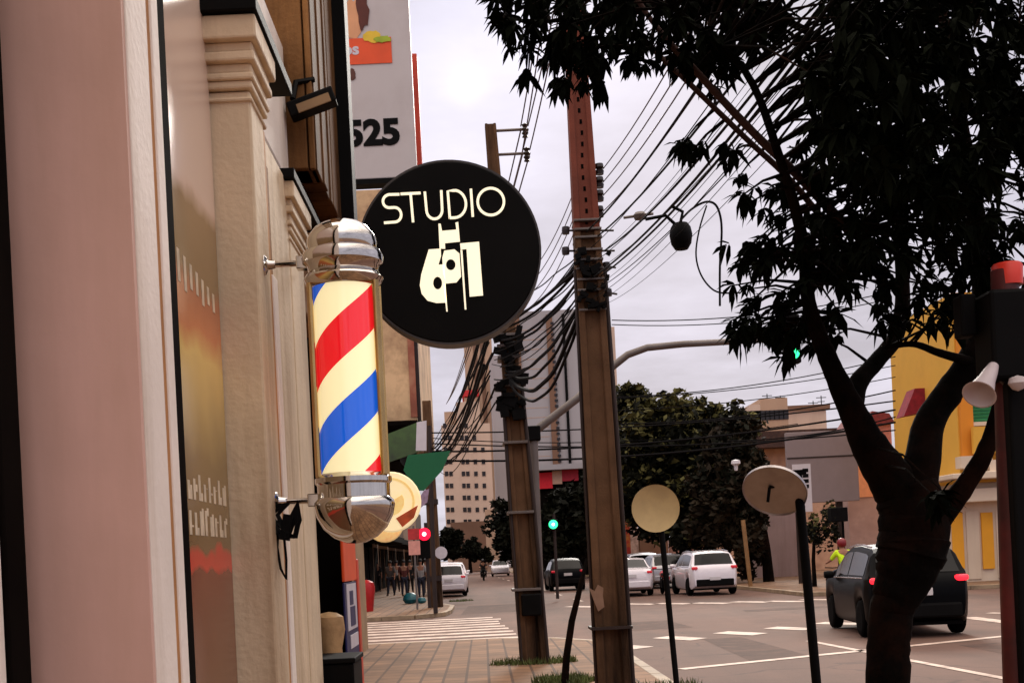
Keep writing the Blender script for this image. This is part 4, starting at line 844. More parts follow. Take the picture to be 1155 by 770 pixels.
# ------------------------------------------------------------------ people
def skinned(name, verts, edges, radii, mat, parent, sub=1):
    me = bpy.data.meshes.new(name); me.from_pydata([Vector(v) for v in verts], edges, []); me.materials.append(mat)
    o = bpy.data.objects.new(name, me); COL.objects.link(o); o.parent = parent
    md = o.modifiers.new('skin', 'SKIN'); sv = me.skin_vertices[0].data
    for i, r in enumerate(radii): r = r if isinstance(r, tuple) else (r, r); sv[i].radius = r
    sv[0].use_root = True
    s_ = o.modifiers.new('sub', 'SUBSURF'); s_.levels = sub; s_.render_levels = sub
    for p in me.polygons: p.use_smooth = True
    return o
def person(label, loc, rotz, shirt, trousers, hair, seated=False, stride=.12, group=None, helmet=None):
    t = thing('person', label, 'person', loc, rotz, group)
    if seated:
        hip = .86; J = {'pel': (0, -.15, hip), 'wa': (0, -.12, hip + .2), 'ch': (0, -.03, hip + .45), 'ne': (0, 0, hip + .58), 'hd': (0, .03, hip + .70), 'tp': (0, .03, hip + .80)}
        for s, q in (('l', -1), ('r', 1)):
            J.update({s + 'h': (q * .11, -.13, hip - .02), s + 'k': (q * .2, .3, hip - .12), s + 'a': (q * .19, .1, .34), s + 't': (q * .2, .28, .30), s + 's': (q * .19, -.02, hip + .5), s + 'e': (q * .3, .14, hip + .27), s + 'w': (q * .3, .38, hip + .2), s + 'f': (q * .3, .45, hip + .19)})
    else:
        hip = .92; J = {'pel': (0, 0, hip), 'wa': (0, 0, hip + .18), 'ch': (0, .0, hip + .42), 'ne': (0, 0, hip + .57), 'hd': (0, .02, hip + .68), 'tp': (0, .02, hip + .78)}
        for s, q in (('l', -1), ('r', 1)):
            f = q * stride
            J.update({s + 'h': (q * .09, 0, hip - .05), s + 'k': (q * .10, f * .7 + .02, .5), s + 'a': (q * .11, f * 1.2, .09), s + 't': (q * .12, f * 1.2 + .17, .04), s + 's': (q * .19, 0, hip + .49), s + 'e': (q * .25, -f * .5, hip + .2), s + 'w': (q * .25, -f * .6 + .1, hip - .04), s + 'f': (q * .25, -f * .6 + .14, hip - .13)})
    names = list(J); ix = {n: i for i, n in enumerate(names)}
    E = [('pel', 'wa'), ('wa', 'ch'), ('ch', 'ne'), ('ne', 'hd'), ('hd', 'tp')]
    rad = {'pel': (.15, .12), 'wa': (.135, .10), 'ch': (.16, .11), 'ne': .055, 'hd': .095, 'tp': .07}
    for s in 'lr':
        E += [('pel', s + 'h'), (s + 'h', s + 'k'), (s + 'k', s + 'a'), (s + 'a', s + 't'), ('ch', s + 's'), (s + 's', s + 'e'), (s + 'e', s + 'w'), (s + 'w', s + 'f')]
        rad.update({s + 'h': .095, s + 'k': .06, s + 'a': .042, s + 't': .035, s + 's': .06, s + 'e': .043, s + 'w': .03, s + 'f': .03})
    skinned('body', [J[n] for n in names], [(ix[a], ix[b]) for a, b in E], [rad[n] for n in names], m_skin, t)
    def wear(name, keep, mat, g):
        ns_ = [n for n in keep]; jx = {n: i for i, n in enumerate(ns_)}
        skinned(name, [J[n] for n in ns_], [(jx[a], jx[b]) for a, b in E if a in jx and b in jx], [tuple(x + g for x in (rad[n] if isinstance(rad[n], tuple) else (rad[n],) * 2)) for n in ns_], mat, t)
    wear('trousers', ['pel', 'lh', 'lk', 'la', 'rh', 'rk', 'ra'], trousers, .018)
    wear('shirt', ['wa', 'pel', 'ch', 'ls', 'le', 'rs', 're'], shirt, .024)
    for s in 'lr': wear('shoe', [s + 'a', s + 't'], m_plastic, .015)
    h = Vector(J['hd']); b = MB().lathe([(.0, .122), (.05, .112), (.085, .08), (.100, .03), (.097, -.01), (.07, -.03)] if not helmet else [(0, .15), (.07, .135), (.12, .08), (.135, 0), (.125, -.07), (.09, -.11)], h + Vector((0, -.015, .05)), 16)
    b.build('helmet' if helmet else 'hair', helmet or hair, t, smooth=True, local=True)
    return t
def cloth(n, c): return M(n, c, var=.15, scale=12, rough=.9)
m_hair = M('dark_hair', (24, 17, 14), var=.2)
m_jean = cloth('dark_denim', (38, 40, 54)); m_blk = cloth('black_cloth', (24, 22, 22))
vest = M('neon_vest', (196, 230, 20), var=.08, rough=.8, emit=None)
c = at(951, 640, 35.5)
mc = thing('motorcycle', 'motorcycle ridden by the person in the neon vest beyond the black car', 'motorcycle', (c.x, 35.5, 0), R(12)); bike(mc, m_plastic)
person('person in a neon yellow vest and dark red helmet riding beyond the black car', (c.x, 35.5, .09), R(12), vest, m_jean, m_hair, seated=True, helmet=M('dark_red_helmet', (120, 24, 30), rough=.3, var=.1))
c = at(545, 640, 100)
mc = thing('motorcycle', 'dark motorcycle far down the street with a rider in black', 'motorcycle', (c.x, 100, 0), R(182)); bike(mc, m_plastic)
person('person in black clothing riding a motorcycle far down the street', (c.x, 100, .0), R(182), m_blk, m_blk, m_hair, seated=True, helmet=M('dark_helmet', (30, 26, 28), rough=.3))
ppl = [(440, 62, 170, 'person in a grey shirt walking under the awnings, nearest the ochre wall', (120, 112, 110), m_jean), (447, 70, 10, 'person in a pale shirt, right of the person in grey under the awnings', (200, 190, 186), m_blk), (455, 60, 200, 'person in a dusty red shirt in the middle of the group under the awnings', (128, 62, 56), m_jean),
       (462, 66, 0, 'person in black under the awnings left of the pedestrian sign', (30, 28, 30), m_blk), (474, 56, 190, 'person in a white shirt standing below the red traffic light', (206, 200, 198), m_jean), (480, 60, 20, 'person in a brown shirt beside the foot of the third utility pole', (120, 84, 70), m_blk), (425, 72, 0, 'person in a dark coat at the shop door far under the awnings', (40, 34, 36), m_blk)]
for u, Y, rz, lab, colr, tro in ppl:
    g = at(u, 640, Y); person(lab, (g.x, Y, .13), R(rz), cloth('shirt_cloth', tuple(q * .7 for q in colr)), tro, m_hair, stride=(Y * 7 % 5) * .05)
bq = at(463, 678, 49); MB().lathe([(0, 0), (.22, .02), (.3, .16), (.26, .32), (.14, .42), (0, .44)], (bq.x, 49, .13), 14).lathe([(0, 0), (.15, .02), (.2, .1), (.14, .22), (0, .24)], (bq.x + .45, 48.7, .13), 12).solo('teal_bag', M('teal_plastic', (30, 92, 98), var=.3, rough=.4), 'teal plastic bag lying on the pavement left of the third utility pole', 'bag', smooth=True)
bq = at(409, 671, 40)
MB().lathe([(0, 0), (.2, 0), (.26, .5), (.3, .8), (.25, 1.0), (.1, 1.08), (0, 1.1)], (bq.x - .15, 43, .13), 14).solo('red_bin', M('red_plastic', (170, 28, 30), var=.15, rough=.4), 'red bin on the far pavement just right of the orange banner', 'bin', smooth=True)

# ------------------------------------------------------------------ shops of the next block, left side
m_ply = M('peeling_plaster', (206, 172, 130), var=.18, scale=.5, stain=(128, 90, 62), samt=.7, sscale=.7, bump=.3, bscale=8)
m_win = M('window_dark', (36, 30, 30), rough=.2, var=.3)
nb = thing('corner_building', 'tall building with a bare peeling plaster side wall behind the round sign', 'building', (-7, 50, 0))
YN = 45.0; e0, e1 = at(486, 400, YN), at(430, 487, YN)
MB().box(-24, -2.15, YN, 62, 6.9, 15.3).box(-24, -7.0, YN + .5, 62, .13, 6.9).build('wall', m_ply, nb)
MB().box(-2.42, -2.14, YN - .06, YN + .3, 11.4, 13.6).build('red_patch', M('faded_red_paint', (166, 40, 36), var=.3, scale=1, stain=(170, 130, 100), samt=.6, sscale=1), nb)
MB().box(-2.36, -2.13, YN - .04, YN + .3, 7.0, 11.4).build('red_patch', M('worn_red_paint', (150, 84, 62), var=.3, scale=1, stain=(170, 130, 100), samt=.7, sscale=1), nb)
for (x, z) in ((-4.9, 12.6), (-5.6, 10.2)): MB().box(x, x + .5, YN - .03, YN + .1, z, z + .7).build('vent', m_dark, nb)
MB().box(-2.13, -2.0, YN + .1, YN + .3, 6, 15.2).build('downpipe', m_pipe, nb)
MB().box(-7.0, -6.9, YN + .5, 62, .13, 6.2).build('shop_window', m_dark, nb)
for y in (47, 51, 55, 59): MB().box(-2.6, -2.3, y, y + .3, .13, 6.9).build('column', m_ply, nb) if y > 100 else None
aw = thing('shop_awning', 'green shop awning sloping below the peeling plaster wall', 'awning', (-5, YN - 1, 5))
p = [at(430, 492, YN - 1.2), at(476, 474, YN - 1.2), at(476, 508, YN - 1.6), at(430, 524, YN - 1.6)]
MB().prism([[(0, 0), (1, 0), (1, 1), (0, 1)]], lambda x, y, d: (p[0].lerp(p[1], x).lerp(p[3].lerp(p[2], x), y)) + Vector((0, d, 0)), .12).build('canopy', M('green_awning_cloth', (44, 68, 22), var=.3, scale=1.5, stain=(18, 22, 10), samt=.8, sscale=.8), aw)
MB().box(p[0].x - 3, p[1].x, YN - 1, YN + .4, p[1].z - .1, p[1].z + .02).build('frame', m_dark, aw)
MB().box(-9, -2.9, YN + 1, 60, 5.5, 6.85).build('soffit', m_dark, nb)
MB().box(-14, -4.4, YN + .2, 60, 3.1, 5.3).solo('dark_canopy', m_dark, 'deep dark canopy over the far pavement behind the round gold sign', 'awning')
ol = thing('ochre_kiosk', 'ochre shop corner with a dark doorway at the left end of the far pavement', 'shop building', (-8, 58, .13))
MB().box(-14, -6.2, 60, 70, .13, 4.2).build('wall', M('ochre_wall', (168, 132, 84), var=.15), ol)
MB().box(-6.0 - .9, -6.2, 59.9, 60.05, .13, 2.4).build('door', m_dark, ol)
for i in range(7):
    y0 = 63 + i * 11; zt_ = (9, 7, 10, 6, 8, 9, 7)[i]; x1 = -6.2 - i * .25 if i < 3 else -6.8
    b = thing('row_shop', ('low dark shop', 'shop with a dark front', 'taller old shop', 'low shop with a flat roof', 'shop with a shaded upper floor', 'old two storey shop', 'last low shop')[i] + ' on the left pavement, ' + ('first', 'second', 'third', 'fourth', 'fifth', 'sixth', 'seventh')[i] + ' past the peeling wall', 'shop building', (x1 - 4, y0, 0))
    MB().box(-16, x1, y0 + .2, y0 + 10.8, .13, zt_).build('wall', M('shop_wall', rnd.choice(((120, 92, 66), (96, 74, 60), (140, 110, 84), (80, 64, 54))), var=.2, stain=(60, 44, 34)), b)
    MB().box(x1 - .1, x1 + 1.6, y0 + .6, y0 + 10.4, 2.9, 3.2).build('canopy', m_dark, b)
    for k in range(3): MB().box(x1 - .1, x1 + .03, y0 + 1 + k * 3.2, y0 + 3.6 + k * 3.2, .2, 2.7).build('shop_window', m_dark, b)
# sign cluster hanging over the pavement: gold round sign, green flag, striped pennant
YK = 14.0
c = at(441, 566, YK); rk = 34 / F * YK
gs = thing('gold_round_sign', 'lit gold and cream round sign half hidden behind the bottom of the barber pole', 'sign', c)
m_gold = M('gold_lit_print', (246, 214, 130), var=.12, scale=6, stain=(232, 160, 50), samt=.8, sscale=4, emit=(250, 220, 150), estr=.35)
MB().lathe([(0, -.06), (rk * .96, -.06), (rk, -.045), (rk, .045), (rk * .96, .06), (0, .06)], (0, 0, 0), 36, 'y').build('disc', M('cream_lit_print', (250, 232, 186), var=.08, scale=5, stain=(244, 196, 110), samt=.5, sscale=5, emit=(255, 232, 180), estr=.45), gs, local=True, smooth=True)
rg_ = MB()
def ringseg(r0, r1, a0, a1, d):
    lp = [(r1 * math.cos(R(a)), r1 * math.sin(R(a))) for a in range(a0, a1 + 1, 10)] + [(r0 * math.cos(R(a)), r0 * math.sin(R(a))) for a in range(a1, a0 - 1, -10)]
    rg_.prism([lp], lambda x, y, t: Vector((x, -.061 - t, y)), d)
ringseg(rk * .72, rk * .80, -30, 200, .003); ringseg(rk * .15, rk * .45, -100, 30, .004)
rg_.build('ring_print', m_gold, gs, local=True)
MB().prism([[(rk * .15, -rk * .55), (rk * .9, -rk * .15), (rk * .75, -rk * .55), (rk * .35, -rk * .85)]], lambda x, y, t: Vector((x, -.061 - t, y)), .005).build('red_print', M('red_print', (206, 92, 50), var=.3, scale=8), gs, local=True)
MB().tube([(-rk * .8, .0, rk * .6), (-1.5, .0, rk * .6)], .02, 6).build('arm', m_black, gs, local=True)
c2 = at(434, 590, YK + .3); MB().lathe([(0, -.05), (.21, -.05), (.22, 0), (.21, .05), (0, .05)], c2, 28, 'y').solo('lower_sign', M('worn_cream_print', (238, 206, 150), var=.1, stain=(206, 130, 70), samt=.8, sscale=6, emit=(250, 214, 150), estr=.3), 'smaller worn cream round sign just below the gold round sign', 'sign', smooth=True)
YF = 22.0
P = [at(*q, YF) for q in ((460, 513), (508, 508), (499, 530), (478, 553), (470, 553), (455, 530))]
MB().prism([[(q.x, q.z) for q in P]], lambda x, y, t: Vector((x, YF + t, y)), .03).solo('green_flag', M('green_cloth', (32, 112, 74), var=.12, scale=3, stain=(22, 84, 56), samt=.5), 'green flag shaped shop sign pointing right above the red traffic light', 'sign')
YF = 30.0
for nm, lab, pts, ml in (('white_pennant', 'white pennant hanging above the green flag sign', ((470, 476), (481, 474), (481, 508), (469, 508)), m_sheetw), ('striped_pennant', 'white and purple pennant hanging below the green flag sign', ((478, 553), (484, 551), (482, 566), (470, 576), (468, 570)), M('mauve_cloth', (150, 128, 150), var=.3, scale=14))):
    P = [at(*q, YF) for q in pts]; MB().prism([[(q.x, q.z) for q in P]], lambda x, y, t: Vector((x, YF + t, y)), .03).solo(nm, ml, lab, 'pennant')
pl = thing('flag_post', 'dark sign post carrying the flag and pennants beside the red traffic light', 'post', (at(486, 640, 30.5).x, 30.5, 0))
q0, q1 = at(489, 640, 38.8), at(484, 480, 38.8); MB().tube([(q0.x, 38.8, .13), q0, q1], .07, 8).build('post', m_pipe, pl)

# ------------------------------------------------------------------ far buildings
def block(name, label, x0, x1, y0, y1, z1, wall, wins=None, z0=0.13, roof=None, side=True):
    t = thing(name, label, 'building', ((x0 + x1) / 2, y0, 0))
    MB().box(x0, x1, y0, y1, z0, z1).build('wall', wall, t)
    if roof: MB().box(x0 - .3, x1 + .3, y0 - .3, y1 + .3, z1 + .002, z1 + roof[0]).build('roof', roof[1], t)
    if wins:
        nx, nz, w, h, zs, pitch = wins
        for i in range(nx):
            for k in range(nz):
                x = x0 + (x1 - x0) * (i + .5) / nx; z = zs + k * pitch
                if z + h < z1 - .3: MB().box(x - w / 2, x + w / 2, y0 - .06, y0 + .1, z, z + h).build('window', m_win, t)
    return t
m_beige = M('beige_render', (206, 180, 160), var=.08, scale=.15, stain=(160, 132, 112), samt=.5, sscale=.2, streak=True)
m_beige2 = M('tan_render', (186, 154, 128), var=.1, scale=.1, stain=(150, 118, 96), samt=.5, sscale=.2, streak=True)
m_greyr = M('grey_render', (164, 160, 162), var=.05, scale=.1, stain=(146, 132, 128), samt=.5, sscale=.12, streak=True)
m_brownr = M('brown_render', (122, 90, 70), var=.2, scale=.2)
YW = 185
a, b = at(497, 470, YW), at(552, 470, YW)
tw = block('apartment_tower', 'stepped beige apartment tower with a red top at the end of the street', a.x, b.x, YW, YW + 14, at(530, 478, YW).z, m_beige, None)
q0, q1, q2, q3 = at(501, 468, YW), at(516, 458, YW), at(524, 447, YW), at(538, 437, YW)
MB().box(q0.x, at(541, 460, YW).x, YW + .5, YW + 10, q0.z - 3, at(520, 463, YW).z).build('upper_storey', m_beige2, tw)
MB().box(at(514, 455, YW).x, at(541, 455, YW).x, YW + .2, YW + 9, q0.z - 3, at(520, 453, YW).z).build('upper_storey', m_beige, tw)
MB().box(q2.x - .1, at(539, 447, YW).x, YW + .9, YW + 8, q0.z - 1, at(531, 447, YW).z).build('stair_tower', m_beige2, tw)
MB().box(q2.x - .4, at(539, 447, YW).x + .2, YW + .6, YW + 8.4, at(531, 446, YW).z, at(531, 439, YW).z).build('red_crown', M('red_roof_paint', (196, 44, 46), var=.1), tw)
MB().tube([at(529, 440, YW + 2), at(528.5, 425, YW + 2)], .12, 6).build('antenna', m_black, tw)
for u, k0 in ((504, 0), (509, 1), (523, 0), (528, 0), (537, 1), (546, 2)):
    for k in range(11):
        v = 480 + k * 13.5
        if v > 630 or (k < k0): continue
        c = at(u + (v - 540) * .04, v, YW); MB().box(c.x - .26, c.x + .26, YW - .08, YW + .1, c.z - .34, c.z + .34).build('window', m_win, tw)
for v, uu in ((577, 530), (582, 530)): c = at(uu, v, YW - 8)
MB().box(at(508, 590, YW - 10).x, at(552, 590, YW - 10).x, YW - 10, YW - 4, .1, at(530, 588, YW - 10).z).solo('low_far_house', m_brownr, 'low brown house at the foot of the stepped beige tower', 'building')
MB().box(at(548, 600, 150).x, at(562, 600, 150).x, 150, 156, .1, at(556, 574, 150).z).solo('far_ochre_house', m_beige2, 'narrow ochre house in front of the brown low house', 'building')
YW = 215
tb = block('tall_tower', 'plain tall beige tower rising between the round sign and the second utility pole', at(535, 500, YW).x - 1, at(560, 500, YW).x, YW, YW + 18, at(545, 376, YW).z, m_beige2)
for u in (541, 549): MB().box(at(u, 500, YW).x - .35, at(u, 500, YW).x + .35, YW - .1, YW + .1, 6, at(u, 384, YW).z).build('window_strip', m_brownr, tb)
block('slab_tower', 'pale grey slab tower just left of the second utility pole', at(556, 480, 200).x, at(584, 480, 200).x, 200, 214, at(570, 400, 200).z, m_greyr)
YW = 150
gt = block('grey_tower', 'large blank grey tower behind the near utility pole', at(586, 430, YW).x, at(655, 430, YW).x, YW, YW + 16, at(640, 349, YW).z, m_greyr)
for u0, u1, m in ((582, 589, m_brownr), (619, 626, m_brownr), (637, 640, m_black)):
    x0, x1 = at(u0, 430, YW).x, at(u1, 430, YW).x; MB().box(x0, x1, YW - .25, YW + .3, .13, at(620, 355, YW).z).build('window_strip', m, gt)
for k in range(26):
    c = at(622.5 + k * .35, 365 + k * 6.2, YW); MB().box(c.x - .2, c.x + .2, YW - .29, YW - .1, c.z - .16, c.z + .16).build('window', m_win, gt)
for k in range(14): c = at(600, 372 + k * 11, YW); MB().box(at(591, 430, YW).x, at(617, 430, YW).x, YW - .02, YW + .05, c.z - .03, c.z + .03).build('floor_joint', m_beige2, gt)
block('beige_tower', 'beige tower edge showing just right of the near utility pole', at(656, 430, 152).x, at(696, 430, 152).x, 152, 165, at(680, 369, 152).z, m_beige)
# low white ribbon buildings on the right skyline
for k, (u0, u1, vt, Y, ml, lab) in enumerate(((846, 858, 456, 112, m_beige, 'small beige roof block left of the skyline house with roof rails'), (818, 860, 464, 118, m_beige, 'pale low building on the skyline right of the dark trees'), (858, 889, 449, 115, m_beige2, 'beige roof house on the skyline with roof rails'), (886, 932, 460, 122, m_beige, 'long pale building with a red tiled roof on the skyline'))):
    t = block('skyline_house', lab, at(u0, 470, Y).x, at(u1, 470, Y).x, Y, Y + 10, at((u0 + u1) / 2, vt, Y).z, ml, (6, 1, .5, .9, at(860, 474, Y).z, 3))
    if k == 3: MB().box(at(884, 470, Y).x, at(936, 470, Y).x, Y - .3, Y + 10, at(905, 462, Y).z, at(905, 457, Y).z).build('roof', m_brownr, t)
for u, v in ((917, 452), (926, 446), (865, 444), (880, 446)): c = at(u, v, 124); MB().tube([c, c + Vector((0, 0, -3))], .05, 5).tube([c + Vector((-.5, 0, -.2)), c + Vector((.5, 0, -.2))], .04, 5).tube([c + Vector((-.35, 0, -.6)), c + Vector((.35, 0, -.6))], .04, 5).solo('roof_aerial', m_plastic, 'thin roof aerial standing on the right skyline houses', 'aerial', 'aerials on the skyline roofs')
# brown roofed hall behind the billboard
YH = 74
hall = thing('brown_roof_hall', 'long hall with a dark brown eave behind the grey billboard', 'building', (at(880, 600, YH).x, YH, 0))
MB().box(at(815, 560, YH).x, at(1000, 560, YH).x, YH, YH + 4, .13, at(890, 505, YH).z).build('wall', M('dull_pink_wall', (190, 150, 124), var=.12, stain=(140, 100, 80), samt=.6), hall)
MB().box(at(800, 500, YH).x, at(985, 500, YH).x, YH - 1.2, YH + 15, at(890, 505, YH).z, at(890, 487, YH).z).build('eave', M('dark_brown_eave', (60, 36, 28), var=.3, stain=(100, 70, 56), samt=.5), hall)
MB().box(at(850, 640, 62).x, at(912, 640, 62).x, 62, 62.3, .13, at(880, 578, 62).z).solo('grey_wall', M('grey_pink_wall', (158, 140, 142), var=.1, scale=1, stain=(120, 100, 100), samt=.6, sscale=.8, streak=True), 'blank grey pink wall below the tilted round sign', 'wall')
YBB = 50
bb = thing('billboard', 'blank grey billboard on two posts left of the tree trunk', 'billboard', (at(925, 640, YBB).x, YBB, 0))
a, b = at(890, 568, YBB), at(966, 484, YBB)
MB().box(a.x, b.x, YBB, YBB + .25, a.z, b.z).build('panel', M('grey_panel', (136, 122, 122), var=.05, scale=.5, stain=(118, 104, 102), samt=.5, sscale=.5), bb, bevel=.02)
for u in (905, 951): x = at(u, 600, YBB).x; MB().box(x - .12, x + .12, YBB + .27, YBB + .5, .13, b.z - .3).build('post', m_pipe, bb)
MB().box(a.x, b.x, YBB - .02, YBB - .002, at(928, 515, YBB).z - .03, at(928, 515, YBB).z + .03).build('joint', m_pipe, bb)
c = at(905, 548, 30); cc = thing('white_notice', 'white notice with dark marks beside the black sign post', 'sign', at(905, 640, 30).xy.to_3d())
MB().box(c.x - .22, c.x + .22, 30, 30.03, at(905, 577, 30).z, at(905, 523, 30).z).build('panel', M('pale_notice', (196, 186, 186), var=.06), cc)
MB().tube([(c.x, 30.06, .01), (c.x, 30.06, at(905, 530, 30).z)], .03, 6).build('post', m_galv, cc)
for k in range(4): z = at(907, 530 + k * 6, 30).z; MB().box(c.x + .02, c.x + .16, 29.994, 29.998, z - .05, z + .04).build('mark', m_plastic, cc)
pw = thing('peach_house', 'peach house with a grey pink ground floor between the billboard and the trunk', 'building', (at(985, 640, 52).x, 52, 0))
x0, x1 = at(958, 600, 52).x, at(1010, 600, 52).x
MB().box(x0, x1, 52, 53, at(980, 560, 52).z, at(980, 515, 52).z).build('upper_wall', M('peach_wall', (232, 160, 118), var=.08), pw)
MB().box(x0 + .02, x1, 52.05, 53, .13, at(980, 560, 52).z).build('wall', M('grey_rose_wall', (186, 156, 150), var=.1, stain=(150, 120, 112), samt=.5), pw)
MB().box(x0 - .1, x1, 51.8, 53.3, at(980, 515, 52).z, at(980, 505, 52).z).build('eave', M('red_tile', (150, 62, 46), var=.25), pw)
# thin sapling and hung black thing under the billboard
# yellow building on the right
YY = 43.0
yb = thing('yellow_building', 'yellow and orange building with white stripes below, behind the tree and the red post', 'building', (19, YY, 0))
def X(u, v=560): return at(u, v, YY).x
def Z(v, u=1080): return at(u, v, YY).z
m_yel = M('yellow_paint', (222, 168, 60), var=.07, scale=.6, stain=(190, 140, 50), samt=.4, sscale=.6); m_or = M('orange_paint', (214, 132, 30), var=.08, scale=.6); m_crw = M('cream_wall', (214, 194, 170), var=.07, scale=.5, stain=(176, 150, 124), samt=.5, sscale=.5, streak=True)
MB().box(X(1080, 470), 40, YY, YY + 6.6, Z(545), Z(330)).build('upper_wall', m_yel, yb)
MB().box(X(1080) + .1, 40, YY + .3, YY + 6.4, .13, Z(545)).build('ground_wall', m_crw, yb)
MB().box(X(1078, 400), X(1092, 400), YY - .18, YY + .1, Z(520), Z(332)).build('orange_pilaster', m_or, yb)
for u0, u1, v0, v1 in ((1093, 1124, 450, 477), (1140, 1170, 450, 477)):
    w = MB().box(X(u0, v0), X(u1, v0), YY - .06, YY + .1, Z(v1), Z(v0)).build('window', M('green_shutter', (36, 116, 70), var=.15) if v0 < 500 else m_win, yb)
    sh = MB()
    for k in range(7): z = Z(v1) + (Z(v0) - Z(v1)) * (k + .5) / 7; sh.obox(((X(u0, v0) + X(u1, v0)) / 2, YY - .08, z), X(u1, v0) - X(u0, v0) - .06, .02, .07, Matrix.Rotation(R(25), 3, 'X'))
    sh.build('slats', M('green_slat', (50, 136, 84), var=.15) if v0 < 500 else m_dark, w)
    MB().box(X(u0, v0) - .1, X(u1, v0) + .1, YY - .14, YY + .05, Z(v1) - .14, Z(v1) - .003).build('sill', m_crw, w)
MB().box(X(1092, 500), 40, YY - .5, YY - .3, Z(512, 1110), Z(482, 1110)).build('balcony_wall', m_yel, yb)
MB().box(X(1080, 520) - .5, X(1080, 520) - .003, YY - .8, YY + 6.2, Z(540, 1100), Z(534, 1100)).box(X(1080, 520), 40, YY - .8, YY - .003, Z(541, 1100), Z(533, 1100)).build('cornice', m_crw, yb, bevel=.03)
MB().box(X(1080, 545) - .2, 40, YY - .35, YY + 6.4, Z(566, 1100), Z(551, 1100)).build('band', m_crw, yb, bevel=.03)
for u, v in ((1076, 516), (1108, 520)):
    b = MB(); b.prism([[(0, 0), (1.0, 0), (1.1, .15), (.3, .45), (0, .4)]], lambda x, y, d: Vector((X(u, v) + x, YY - .6 + d, Z(v, u) - y)), .5); b.build('bracket', m_crw, yb)
for u in (1085, 1119, 1152): 
    MB().box(X(u - 8, 610), X(u + 5, 610), YY + .22, YY + .32, Z(641, u), Z(577, u)).build('yellow_stripe', M('amber_paint', (226, 156, 34), var=.08, scale=1), yb)
for u in (1071, 1102, 1136): MB().box(X(u - 8, 610), X(u + 7, 610), YY + .26, YY + .31, .2, Z(575, u)).build('panel', m_crw, yb, bevel=.02)
rw = at(1034, 450, YY + 3); MB().prism([[(-.5, -.6), (.2, -.5), (.55, .4), (-.05, .4)]], lambda x, y, d: Vector((rw.x + x, YY + 3.0 + d, rw.z + y)), .9).solo('red_awning', M('red_canvas', (130, 20, 36), var=.25), 'small red awning on the yellow building left of the green shutters', 'awning')
rb = thing('red_tiled_house', 'small red house roof between the tree forks and the yellow building', 'building', (at(990, 480, 58).x, 58, 0))
MB().box(at(978, 500, 58).x, at(1006, 500, 58).x, 58, 62, .13, at(990, 478, 58).z).build('wall', M('rose_wall', (176, 110, 96), var=.2), rb)
MB().prism([[(-.75, 0), (.75, 0), (.5, .45), (-.3, .6)]], lambda x, y, d: Vector((at(990, 478, 58).x + x, 57.8 + d, at(990, 478, 58).z + y)), 5).build('roof', M('dark_red_tile', (112, 36, 34), var=.3), rb)

# shop signs and totem across the junction
YC_ = 96
a, b = at(608, 551, YC_), at(652, 528, YC_)
rs_ = thing('red_shop', 'dark shop with a red and cream sign band behind the signal mast', 'shop building', ((a.x + b.x) / 2, YC_, 0))
MB().box(a.x - .4, at(690, 560, YC_).x, YC_ + .3, YC_ + 12, .13, at(650, 522, YC_).z).build('wall', m_dark, rs_)
MB().box(a.x, at(623, 540, YC_).x, YC_, YC_ + .25, a.z, b.z - .2).build('sign_panel', M('bright_red_panel', (220, 34, 48), var=.08), rs_)
MB().box(at(623, 540, YC_).x + .01, at(634, 540, YC_).x, YC_ + .02, YC_ + .25, a.z + .3, b.z - .1).build('sign_panel', M('cream_panel', (206, 166, 140), var=.08), rs_)
MB().box(at(634, 540, YC_).x + .01, b.x, YC_, YC_ + .25, a.z + .5, b.z + .1).build('sign_panel', M('crimson_panel', (176, 40, 56), var=.12), rs_)
MB().box(a.x - .6, b.x + 1.5, YC_ - .8, YC_ + .3, b.z - .05, b.z + .35).build('eave', m_greyr, rs_)
YO = 88; c = at(710, 570, YO)
to = thing('totem_sign', 'tall red and gold totem sign with pale blotches right of the near utility pole', 'sign', (c.x, YO, .13))
MB().box(at(700, 570, YO).x, at(709, 570, YO).x, YO, YO + .4, .13, at(704, 519, YO).z).build('red_panel', M('red_gold_panel', (160, 44, 34), var=.2, scale=1, stain=(216, 160, 60), samt=.9, sscale=.9), to)
MB().box(at(709, 570, YO).x + .01, at(718, 570, YO).x, YO + .02, YO + .4, .13, at(712, 521, YO).z).build('pale_panel', M('pale_panel', (206, 176, 160), var=.15, scale=1.5, stain=(90, 60, 56), samt=.8, sscale=1.4), to)
MB().box(at(684, 620, 94).x, at(754, 620, 94).x, 94, 98, .1, at(720, 596, 94).z).box(at(722, 620, 93.9).x, at(734, 620, 93.9).x, 93.8, 94.2, .1, at(728, 600, 94).z).solo('dark_shop', m_brownr, 'dark brown low shop behind the white sedan and the totem sign', 'shop building')
for k, (u0, u1) in enumerate(((755, 796), (800, 836))):
    MB().box(at(u0, 620, 92).x, at(u1, 620, 92).x, 92, 92.4, .1, at((u0 + u1) / 2, 606, 92).z).solo('slatted_wall', M('rose_slats', (186, 140, 124), var=.15, scale=2, stain=(130, 90, 78), samt=.6), ('pale rose wall in the gap behind the round road sign post', 'pale rose wall behind the white tall car roof')[k], 'wall')
for u, v0, Y, r, lab in ((838, 586, 49.5, .085, 'tan bare post on the far pavement right of the white tall car'), (769, 597, 60, .06, 'thin dark street lamp post behind the silver car')):
    q = at(u + 2, 640, Y); MB().tube([(q.x + .2, Y, .1), at(u, v0, Y)], r, 8).solo('street_post', M('tan_post', (140, 104, 66), var=.2) if r > .07 else m_plastic, lab, 'post', smooth=True)
